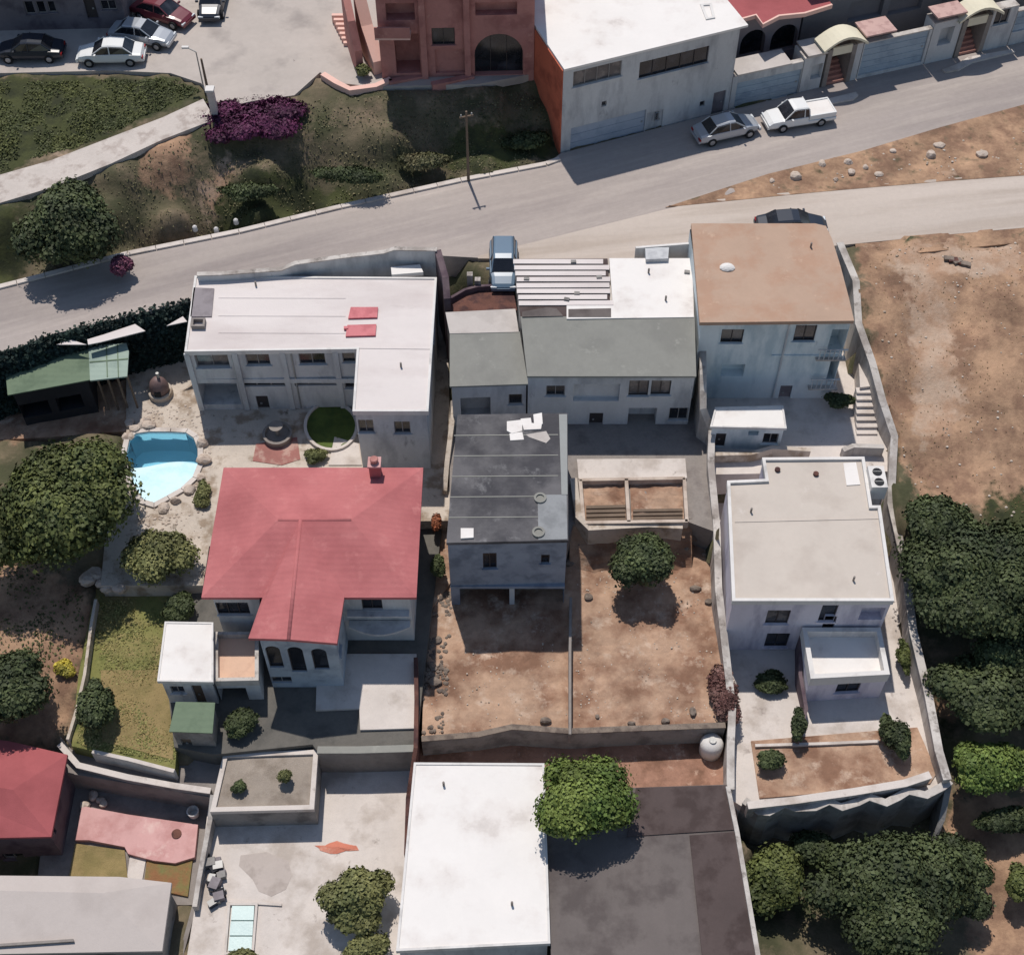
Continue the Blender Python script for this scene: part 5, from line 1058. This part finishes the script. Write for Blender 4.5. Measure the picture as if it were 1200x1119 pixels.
# ================================================================ CARS
def loft(bm, rings, cap=True):
    V = [[bm.verts.new(p) for p in r] for r in rings]; n = len(V[0])
    for a, b in zip(V, V[1:]):
        for i in range(n): bm.faces.new((a[i], a[(i+1) % n], b[(i+1) % n], b[i]))
    if cap: bm.faces.new(V[0]); bm.faces.new(V[-1][::-1])
    return bm
def car(name, label, cat, pos, heading, paint, kind='sedan', Ln=4.5, plate=True):
    root = thing(name, label, cat, tuple(pos), 'parked cars', heading); k = Ln/4.5; w0 = .86
    st = {'sedan': [(-2.25, .62, .80), (-2.15, .82, .86), (-1.5, .92, .96), (-1.0, .95, .96), (.0, .95, .96), (1.0, .93, .95), (1.5, .86, .84), (2.0, .74, .78), (2.22, .58, .68)],
          'hatch': [(-2.1, .6, .9), (-2.05, .86, .98), (-1.2, .95, .98), (1.0, .93, .95), (1.4, .86, .84), (1.95, .72, .78), (2.15, .58, .68)],
          'pickup': [(-2.45, .55, .95), (-2.4, .66, .98), (-.4, .68, .98), (-.38, .95, .98), (1.0, .97, .97), (1.4, .9, .9), (2.1, .84, .86), (2.4, .66, .78)]}[kind]
    rings = []
    for x, zt, ws in st:
        wd = w0*ws/.96; rings.append([(x*k, -wd*.85, .25), (x*k, -wd, .42), (x*k, -wd*1.01, .6), (x*k, -wd*.95, zt-.04), (x*k, -wd*.7, zt+.0), (x*k, wd*.7, zt), (x*k, wd*.95, zt-.04), (x*k, wd*1.01, .6), (x*k, wd, .42), (x*k, wd*.85, .25)])
    b = obj('body', loft(BM(), rings), paint, root, local=True, smooth=False)
    gh = {'sedan': [(-1.6, .93, .7), (-1.05, 1.34, .62), (-.1, 1.42, .62), (.35, 1.38, .62), (1.1, .92, .72)], 'hatch': [(-2.0, .93, .7), (-1.75, 1.4, .62), (0, 1.48, .64), (.4, 1.42, .62), (1.1, .92, .72)],
          'pickup': [(-.5, .93, .76), (-.4, 1.5, .66), (.45, 1.55, .66), (.7, 1.5, .66), (1.3, .95, .74)]}[kind]
    rg = [[(x*k, -.78, .88), (x*k, -wd, z), (x*k, wd, z), (x*k, .78, .88)] for x, z, wd in gh]
    obj('cabin_glass', loft(BM(), rg), GLASS, root, local=True)
    mid = gh[1:-1]; rg = [[(x*k, -wd-.02, z-.03), (x*k, -wd*.8, z+.05), (x*k, wd*.8, z+.05), (x*k, wd+.02, z-.03)] for x, z, wd in mid]
    obj('roof_panel', loft(BM(), rg), paint, root, local=True)
    for s in (-1, 1):
        for i, j in ((0, 1), (len(gh)-1, len(gh)-2)):
            bm = BM(); tube(bm, (gh[i][0]*k, s*gh[i][2], gh[i][1]-.03), (gh[j][0]*k, s*gh[j][2], gh[j][1]), .045, seg=6); obj('pillar', bm, paint, root, local=True)
        bm = BM(); tube(bm, (-.1*k, s*.8, .9), (-.1*k, s*.64, 1.42 if kind != 'pickup' else 1.5), .04, seg=6); obj('pillar', bm, paint, root, local=True)
        bm = BM(); box(bm, (.85*k, s*.95, .98), (.12, .2, .12)); obj('mirror', bm, paint, root, local=True)
        xf = st[-1][0]*k-.02; xr = st[0][0]*k+.02
        bm = BM(); box(bm, (xf-.02, s*.58, st[-1][1]-.04), (.12, .36, .13)); obj('headlight', bm, LAMPW, root, local=True)
        bm = BM(); box(bm, (xr+.0, s*.6, st[0][1]-.02), (.1, .32, .14)); obj('tail_light', bm, LAMPR, root, local=True)
        for x in (-1.38*k, 1.4*k):
            wo = obj('wheel', tube(BM(), (x, s*.68, .31), (x, s*.9, .31), .32, seg=18), TYRE, root, local=True)
            obj('rim', tube(BM(), (x, s*.895, .31), (x, s*.915, .31), .19, .17, seg=12), RIM, wo, local=True)
    bm = BM(); box(bm, (st[-1][0]*k-.0, 0, .42), (.14, 1.45, .2)); obj('bumper', bm, paint, root, local=True)
    bm = BM(); box(bm, (st[0][0]*k+.0, 0, .42), (.14, 1.45, .2)); obj('bumper', bm, paint, root, local=True)
    if kind == 'pickup':
        for s in (-1, 1):
            bm = BM(); box(bm, (-1.42*k, s*.78, .84), (1.95*k, .12, .34)); obj('bed_side', bm, paint, root, local=True)
        bm = BM(); box(bm, (-2.37*k, 0, .82), (.1, 1.45, .34)); obj('tailgate', bm, paint, root, local=True)
        bm = BM(); box(bm, (-1.42*k, 0, .92), (1.8*k, 1.4, .06)); obj('bed_cover', bm, WHITER, root, local=True)
    return root
def hd(a, b): return math.atan2(b.y-a.y, b.x-a.x)
car('parked_car', 'white sedan parked in the sun on the plaza above the grass triangle', 'car', P(132, 70, 3), PI+.03, CWHITE)
car('parked_car', 'silver sedan half in shade behind the white sedan', 'car', P(168, 48, 3), .0-.25, CSILV)
car('parked_car', 'dark red car at the top picture edge behind the silver sedan', 'car', P(192, 22, 3), -.45, CRED)
car('parked_car', 'dark navy car nose-in at the top picture edge on the open plaza', 'car', P(251, 8, 3), -PI/2, CDARK, 'hatch')
car('parked_car', 'black sedan in deep shade left of the white sedan', 'car', P(38, 66, 3), PI+.02, CDARK)
h = math.atan2(fd.y, fd.x)
car('parked_car', 'silver sedan half in the shadow of the white street block', 'car', P(850, 158, 0.0), h, CSILV, Ln=4.5)
car('parked_pickup', 'white pickup with covered bed parked at the garage wall', 'pickup', P(934, 143, 0), h+PI-.08, CWHITE, 'pickup', Ln=4.5)
car('parked_car', 'blue-grey hatchback parked nose to the striped sheet roof', 'car', P(590, 318, 0), -PI/2, CBLUE, 'hatch', Ln=4.2)
car('parked_car', 'dark car on the pale dirt road behind the tan roof', 'car', P(926, 272, 0), .03, CDARK)
# ================================================================ PLANTS
tree('broadleaf_tree', 'dark rounded tree standing above the road at left', 'tree', 80, 266, 2.6, .4, (3.1, 3.4, 3.4), LG, 16000, .17, 11, 16, trunk_r=.28, group='garden trees')
tree('broadleaf_tree', 'largest bright green tree left of the swimming pool', 'tree', 62, 592, -1.2, -4.9, (4.3, 4.2, 2.8), LM, 24000, .17, 12, 22, trunk_r=.32, group='garden trees', spread=.62)
tree('olive_tree', 'olive-green smaller tree between swimming pool and left lawn', 'tree', 188, 648, -3.2, -4.4, (1.9, 2.0, 1.5), LO, 7000, .13, 13, 10, group='garden trees', trunk_r=.12)
tree('columnar_bush', 'dense dark green bush at the thin wall of the left lawn', 'bush', 111, 832, -4.2, -5.3, (1.15, 1.6, 1.5), LG, 5000, .12, 14, 8, trunk=False)
tree('broadleaf_tree', 'dark spreading tree at the left picture edge above the dull red roof', 'tree', 8, 808, -3.4, -5.7, (2.3, 2.2, 1.6), LG, 9000, .15, 15, 12, group='garden trees')
tree('yellow_bush', 'small yellow flowering bush in the dirt left of thin garden wall', 'bush', 72, 783, -5.2, -5.6, (.62, .6, .45), LY, 900, .1, 16, 5, trunk=False)
tree('courtyard_tree', 'dense dark tree in the dirt yard below the dug pits', 'tree', 756, 658, -3.2, -5.5, (1.95, 2.0, 1.7), LG, 9000, .14, 17, 12, group='garden trees', trunk_r=.16)
tree('domed_tree', 'bright green domed tree overlapping the white and grey roofs', 'tree', 682, 940, -1.6, -6.9, (2.55, 2.1, 1.6), LB, 12000, .14, 18, 12, group='garden trees', trunk_r=.18)
tree('drive_tree', 'loose olive tree shading the lower pale drive', 'tree', 420, 1050, -5.6, -7.2, (1.95, 1.8, 1.2), LO, 7000, .13, 19, 11, group='garden trees', trunk_r=.13)
tree('low_bush', 'olive bush at the bottom picture edge left of the drive tree', 'bush', 285, 1122, -6.6, -7.2, (1.0, .6, .5), LO, 1500, .12, 20, 6, trunk=False)
tree('low_bush', 'olive bush at bottom edge just below the drive tree', 'bush', 425, 1112, -6.2, -7.2, (1.1, .9, .8), LO, 2500, .12, 22, 6, trunk=False)
tree('broadleaf_tree', 'wide dark tree on the field slope right of beige-roofed house', 'tree', 1140, 672, -2.6, -4.8, (3.6, 4.3, 1.8), LG, 22000, .16, 23, 18, group='garden trees', spread=.62, trunk_r=.28)
tree('broadleaf_tree', 'upper dark tree at the field edge next to beige roof corner', 'tree', 1104, 612, -2.4, -3.8, (2.1, 2.0, 1.3), LG, 7000, .15, 24, 10, group='garden trees')
tree('broadleaf_tree', 'dark tree on the right picture edge above the light green one', 'tree', 1160, 815, -4.9, -6.9, (3.3, 2.7, 1.5), LG, 12000, .16, 25, 12, group='garden trees')
tree('light_bushy_tree', 'light green bushy tree outside the lower right wall corner', 'tree', 1160, 895, -6.0, -7.9, (2.2, 1.6, 1.4), LB, 9000, .14, 26, 10, group='garden trees')
tree('broadleaf_tree', 'huge dark green tree below the scalloped wall', 'tree', 1045, 1050, -6.8, -10, (3.5, 3.2, 2.1), LG, 20000, .15, 27, 20, group='garden trees', spread=.6, trunk_r=.3)
tree('broadleaf_tree', 'pale-tipped tree between scalloped wall and grey roof', 'tree', 908, 1030, -7.6, -9.8, (1.7, 1.8, 1.4), LM, 8000, .14, 28, 10, group='garden trees')
tree('low_bush', 'dark bush right of the huge tree below the wall corner', 'bush', 1130, 1048, -8.2, -9.6, (1.3, 1.3, 1.0), LG, 4000, .13, 29, 7, trunk=False)
tree('low_bush', 'green bush on the red soil at the right picture edge', 'bush', 1195, 1035, -8.2, -9.2, (.8, 1.0, .8), LM, 2200, .12, 30, 6, trunk=False)
tree('low_bush', 'dark bush low at the bottom right picture edge', 'bush', 1180, 960, -7.6, -8.9, (1.8, .9, .7), LG, 4000, .13, 32, 7, trunk=False)
tree('broadleaf_tree', 'shaded tree left of the huge tree under the dark wall', 'tree', 960, 1000, -8.2, -9.9, (1.8, 1.1, 1.1), LG, 6000, .14, 33, 8, group='garden trees')
tree('garden_bush', 'round bush at the right of the walled garden bed', 'bush', 1050, 862, -5.2, -6.2, (1.0, 1.2, .95), LG, 3500, .12, 34, 7, trunk=False)
tree('garden_bush', 'dark ragged bush at the left of the walled garden bed', 'bush', 905, 890, -5.6, -6.2, (1.0, .7, .6), LG, 2200, .11, 35, 6, trunk=False)
tree('slim_cypress', 'slim dark shrub beside the lavender porch block', 'shrub', 936, 850, -5.2, -6.2, (.42, .9, 1.1), LG, 1800, .1, 36, 6, trunk=False)
tree('terrace_bush', 'right-hand small bush on the gravel-topped block', 'bush', 333, 910, -4.9, -5.4, (.5, .45, .5), LO, 900, .09, 37, 5, trunk=False, group='bushes on the gravel block')
tree('terrace_bush', 'left-hand darker small bush on the gravel-topped block', 'bush', 281, 922, -5.1, -5.4, (.42, .45, .35), LG, 700, .09, 38, 5, trunk=False, group='bushes on the gravel block')
tree('alley_bush', 'green bush in the narrow alley right of the villa', 'bush', 513, 662, -4.2, -4.6, (.42, .9, .6), LG, 1300, .1, 39, 6, trunk=False)
tree('rusty_bush', 'rusty orange bush in the alley beside charcoal roof', 'bush', 512, 612, -4.1, -4.6, (.35, .8, .5), LR, 1200, .09, 40, 6, trunk=False)
tree('bougainvillea', 'sprawling purple bougainvillea at the plaza corner', 'bush', 298, 142, 2.9, 2.2, (3.1, 2.2, .55), LP, 9000, .15, 41, 12, trunk=False, spread=.75)
tree('bougainvillea', 'small dusky pink bougainvillea beside the dark roadside tree', 'bush', 140, 312, .9, .1, (.8, .9, .8), LPK, 2500, .12, 42, 6, trunk=False)
tree('dry_shrub', 'brown dead shrub slumped over the whitewashed wall', 'shrub', 848, 815, -5.0, -5.9, (.95, 1.75, .5), LBR, 4500, .11, 43, 8, trunk=False)
tree('palm_shrub', 'dark bush at the corner of the pink house terrace', 'bush', 425, 82, 3.5, 3.0, (.55, .7, .5), LO, 1000, .1, 44, 5, trunk=False)
tree('patio_bush', 'dark bush between round lawn and the red roof', 'bush', 372, 534, -3.9, -4.2, (.75, .6, .5), LO, 1500, .1, 45, 6, trunk=False)
tree('patio_bush', 'grey-green bush between swimming pool and red roof', 'bush', 238, 578, -3.9, -4.2, (.55, .9, .5), LO, 1500, .1, 46, 6, trunk=False)
tree('shade_bush', 'dark bush in the shadow below the red-roofed villa', 'bush', 282, 846, -4.4, -5.0, (1.1, .8, .6), LG, 2500, .11, 47, 6, trunk=False)
tree('lawn_bush', 'dark bush under the olive tree at the corner of the villa', 'bush', 215, 712, -4.4, -5.2, (.9, 1.0, .7), LG, 2500, .12, 48, 6, trunk=False)
tree('wall_bush', 'green bush squeezed behind the right boundary wall', 'bush', 1060, 770, -5.4, -6.2, (.4, 1.1, .6), LM, 1500, .1, 49, 6, trunk=False)
tree('yard_shrub', 'dark low plants beside the front door of the lavender house', 'shrub', 905, 800, -5.8, -6.2, (1.1, .8, .4), LG, 2200, .11, 50, 6, trunk=False)
tree('hedge_shrub', 'dark shrub against the steps of the tan-roofed house', 'shrub', 985, 470, -2.8, -3.5, (1.0, .6, .6), LG, 1800, .11, 51, 6, trunk=False)
# ivy hedge under the road at left
hg = thing('ivy_hedge', 'dark ivy hedge filling the drop between road and green shed', 'hedge', tuple(P(110, 390, -4.3)))
bm = BM(); hp = [(-20, 420), (60, 392), (140, 368), (222, 350), (222, 395), (150, 405), (0, 425)]
hv = PL([(-30, 424), (30, 404), (60, 392), (140, 370), (224, 350)], .05); lo = [Vector((p.x+.1, p.y-.75, -4.3)) for p in hv]
cen, nr = [], []
for i in range(4):
    for _ in range(5200):
        t, u = rng.random(), rng.random(); p = hv[i].lerp(hv[i+1], t).lerp(lo[i].lerp(lo[i+1], t), u)+Vector((0, -.45*math.sin(PI*min(1, u*1.6))**.6 if u < .62 else 0, 0)); cen.append(p+Vector(rng.normal(0, .1, 3))); n_ = Vector((0, -.5, .8))+Vector(rng.normal(0, .5, 3)); nr.append(n_.normalized())
cen = np.array(cen); nr = np.array(nr); IVY = leafm('leaf_ivy', (38, 52, 46), (28, 38, 36))
obj('foliage', leaves_mesh('foliage', cen, nr, rng.uniform(.08, .16, len(cen)), IVY, rng.random(len(cen))), IVY, hg)
bm = BM(); V1 = [bm.verts.new(p-Vector((0, 0, .12))) for p in hv]; V2 = [bm.verts.new(p-Vector((0, 0, .12))) for p in lo]; V3 = [bm.verts.new((p.x, p.y, -4.6)) for p in lo]; V4 = [bm.verts.new((p.x, p.y, -4.6)) for p in hv]
for a_, b_ in ((V1, V2), (V2, V3), (V3, V4), (V4, V1)):
    for i in range(4): bm.faces.new((a_[i], a_[i+1], b_[i+1], b_[i]))
co_ = obj('inner_foliage', bm, IVY, hg)
# ground cover
bank = [P(*q) for q in ((150, 300, .1), (640, 195, 0), (650, 130, 1.5), (640, 95, 2.6), (560, 102, 2.8), (400, 110, 2.8), (250, 150, 2.8), (60, 225, 2.3), (20, 330, .2))]
gtri = [P(*q) for q in ((-60, 95, 3), (200, 90, 3), (236, 106, 3), (120, 158, 2.7), (0, 198, 2.3), (-60, 220, 2.2))]
tag(scatter('scrub', [(bank, 4500)], 0, LS, .07, .07, 3, 1.5), 'tangled grey-green scrub covering the bank above the road', None)
tag(scatter('grass', [(gtri, 9000), ([P(*q) for q in ((-60, 560, -4.8), (60, 660, -5), (100, 700, -5.2), (90, 780, -5.4), (-60, 780, -5.4))], 1500)], 0, leafm('leaf_grass', (82, 86, 50), (64, 70, 42)), .08, .12, 4, 1.5), 'rough grass on the triangle between plaza and path', None)
field = [P(*q) for q in ((1010, 288, 0), (1250, 272, 0), (1250, 640, -4), (1080, 600, -4), (1050, 520, -2.5))]
tag(scatter('dry_grass', [(field, 1000), ([P(*q) for q in ((800, 240, 0), (1210, 125, 0), (1210, 205, 0))], 2000)], 0, LDG, .05, .05, 5, 1.5, lift=.0), 'sparse dry grass on the brown field', None)
def flatz(z): return lambda p: np.full(len(p), z)
tag(scatter('lawn_grass', [([P(*q) for q in ((116, 700, -5.3), (225, 700, -5.3), (205, 895, -5.3), (90, 872, -5.3))], 7000)], 0, leafm('leaf_lawn', (112, 112, 66), (134, 122, 80)), .06, .05, 6, 1.2, zfun=flatz(-5.3)), 'short lawn grass left of the white annex', None)
yard = [P(*q) for q in ((500, 760, -5.5), (545, 750, -5.5), (666, 755, -5.5), (680, 650, -5.5), (835, 660, -5.5), (845, 850, -5.5), (500, 862, -5.5))]
def pebbles(name, poly, n, z, m, s, seed, label):
    r = np.random.default_rng(seed); bm = BM(); a = np.array([(p[0], p[1]) for p in poly]); lo, hi = a.min(0), a.max(0); k = 0
    while k < n:
        x, y = r.uniform(lo, hi)
        if z == -4.2 and inside(np.array([x]), np.array([y]), W_)[0]: continue
        if not inside(np.array([x]), np.array([y]), poly)[0] or mn.noise(Vector((x*.6, y*.6, seed))) < r.uniform(-.3, .3): continue
        zz = z if z is not None else float(terrain_z(np.array([x]), np.array([y]))[0]); q = s*r.uniform(.5, 1.6); k += 1
        ret = bmesh.ops.create_icosphere(bm, subdivisions=1, radius=q)
        for v in ret['verts']: v.co = Vector((v.co.x*r.uniform(.8, 1.3)+x, v.co.y+y, v.co.z*.6+zz+q*.2))
    tag(obj(name, bm, m), label, None, None, 'stuff')
pebbles('rubble', yard, 420, -5.5, MATS['dull_rock'] if False else STONE, .035, 3, 'small pale rubble strewn over the dirt yard')
pebbles('field_stones', field, 160, None, STONE, .06, 4, 'small stones strewn over the brown field')
pebbles('patio_gravel', [P(*q) for q in ((155, 480, -4.2), (240, 470, -4.2), (250, 560, -4.2), (232, 640, -4.2), (150, 640, -4.2))], 260, -4.2, ROCK, .06, 5, 'loose pale gravel round the swimming pool')
pebbles('alley_rubble', [P(*q) for q in ((495, 700, -5.5), (530, 690, -5.5), (520, 860, -5.5), (495, 860, -5.5))], 250, -5.5, DROCK, .09, 6, 'rubble along the brown wall in the alley')
pebbles('verge_stones', [P(*q) for q in ((860, 225, 0), (1210, 130, 0), (1210, 203, 0), (960, 221, 0))], 110, .02, STONE, .06, 8, 'small pale stones on the strip between the roads')

tree('broadleaf_tree', 'low dark tree joining the two crowns at the right picture edge', 'tree', 1185, 745, -4.4, -6.0, (2.4, 1.9, 1.3), LG, 8000, .14, 61, 10, group='garden trees')
tree('broadleaf_tree', 'dark tree filling the gap between the huge tree and the lower wall corner', 'tree', 1120, 1010, -8.0, -9.5, (1.8, 1.5, 1.2), LG, 6000, .14, 62, 9, group='garden trees')
tree('bank_shrub', 'dark bush at the foot of the bank left of the white street block', 'shrub', 620, 165, .8, .3, (1.6, 1.0, .7), LG, 3000, .13, 63, 7, trunk=False)
tree('bank_shrub', 'dark bush on the bank near the utility pole', 'shrub', 500, 190, .9, .4, (2.0, .9, .6), LS, 3000, .12, 64, 7, trunk=False)
tree('bank_shrub', 'long green shrub on the bank above the white marker stones', 'shrub', 290, 225, 1.1, .6, (2.2, 1.0, .6), LG, 3000, .12, 65, 8, trunk=False)
tree('bank_shrub', 'olive shrub halfway down the middle of the scrub bank', 'shrub', 400, 205, 1.4, .9, (2.4, 1.0, .6), LG, 3000, .12, 66, 8, trunk=False)

# earth bank under the dug pits
tp_ = PL([(668, 617), (700, 619), (740, 617), (780, 619), (812, 614)], -3.55); bm = BM(); G = []
for i, p in enumerate(tp_):
    G.append([bm.verts.new((p.x, p.y+.35-t*(1.9+.3*math.sin(i*2.1)), -3.5-t**.8*2.05+.12*mn.noise(Vector((i, t*4, 0))))) for t in (0, .2, .4, .6, .8, 1.0)])
for a_, b_ in zip(G, G[1:]):
    for j in range(5): bm.faces.new((a_[j], b_[j], b_[j+1], a_[j+1]))
bmesh.ops.subdivide_edges(bm, edges=bm.edges[:], cuts=2, use_grid_fill=True)
for v in bm.verts: v.co += Vector((0, 0, .16*mn.noise(v.co*1.9)))
obj('earth_bank', bm, DIRT, kind='structure')
rocks([(680, 636), (700, 640), (718, 632), (790, 636), (804, 642), (812, 628)], -4.9, .2, .4, DROCK, 'dull stone on the earth bank under the dug pits', 'stones under the dug pits')
# house services
def pipe(parent, p0, p1, r=.05, m=METAL):
    obj('pipe', tube(BM(), p0, p1, r), m, parent)
for px in (270, 340):
    p = P(px, 415, 1.0); pipe(L_, (p.x, wp_L-.02 if False else P(px, 409, 1.2).y-.02, .8), (p.x, P(px, 409, 1.2).y-.02, -4.1))
for px, py, z_, par in ((300, 335, 1.14, L_), (470, 430, 1.14, L_), (760, 320, 2.02, M_), (780, 352, 2.02, M_), (950, 290, 3.5, T_), (520, 920, -3.25, B1), (600, 1060, -3.25, B1), (880, 600, -1.14, Q_), (1000, 680, -1.14, Q_)):
    p = P(px, py, z_); obj('vent_pipe', tube(BM(), (p.x, p.y, z_-.02), (p.x, p.y, z_+.35), .06), CONC, par)
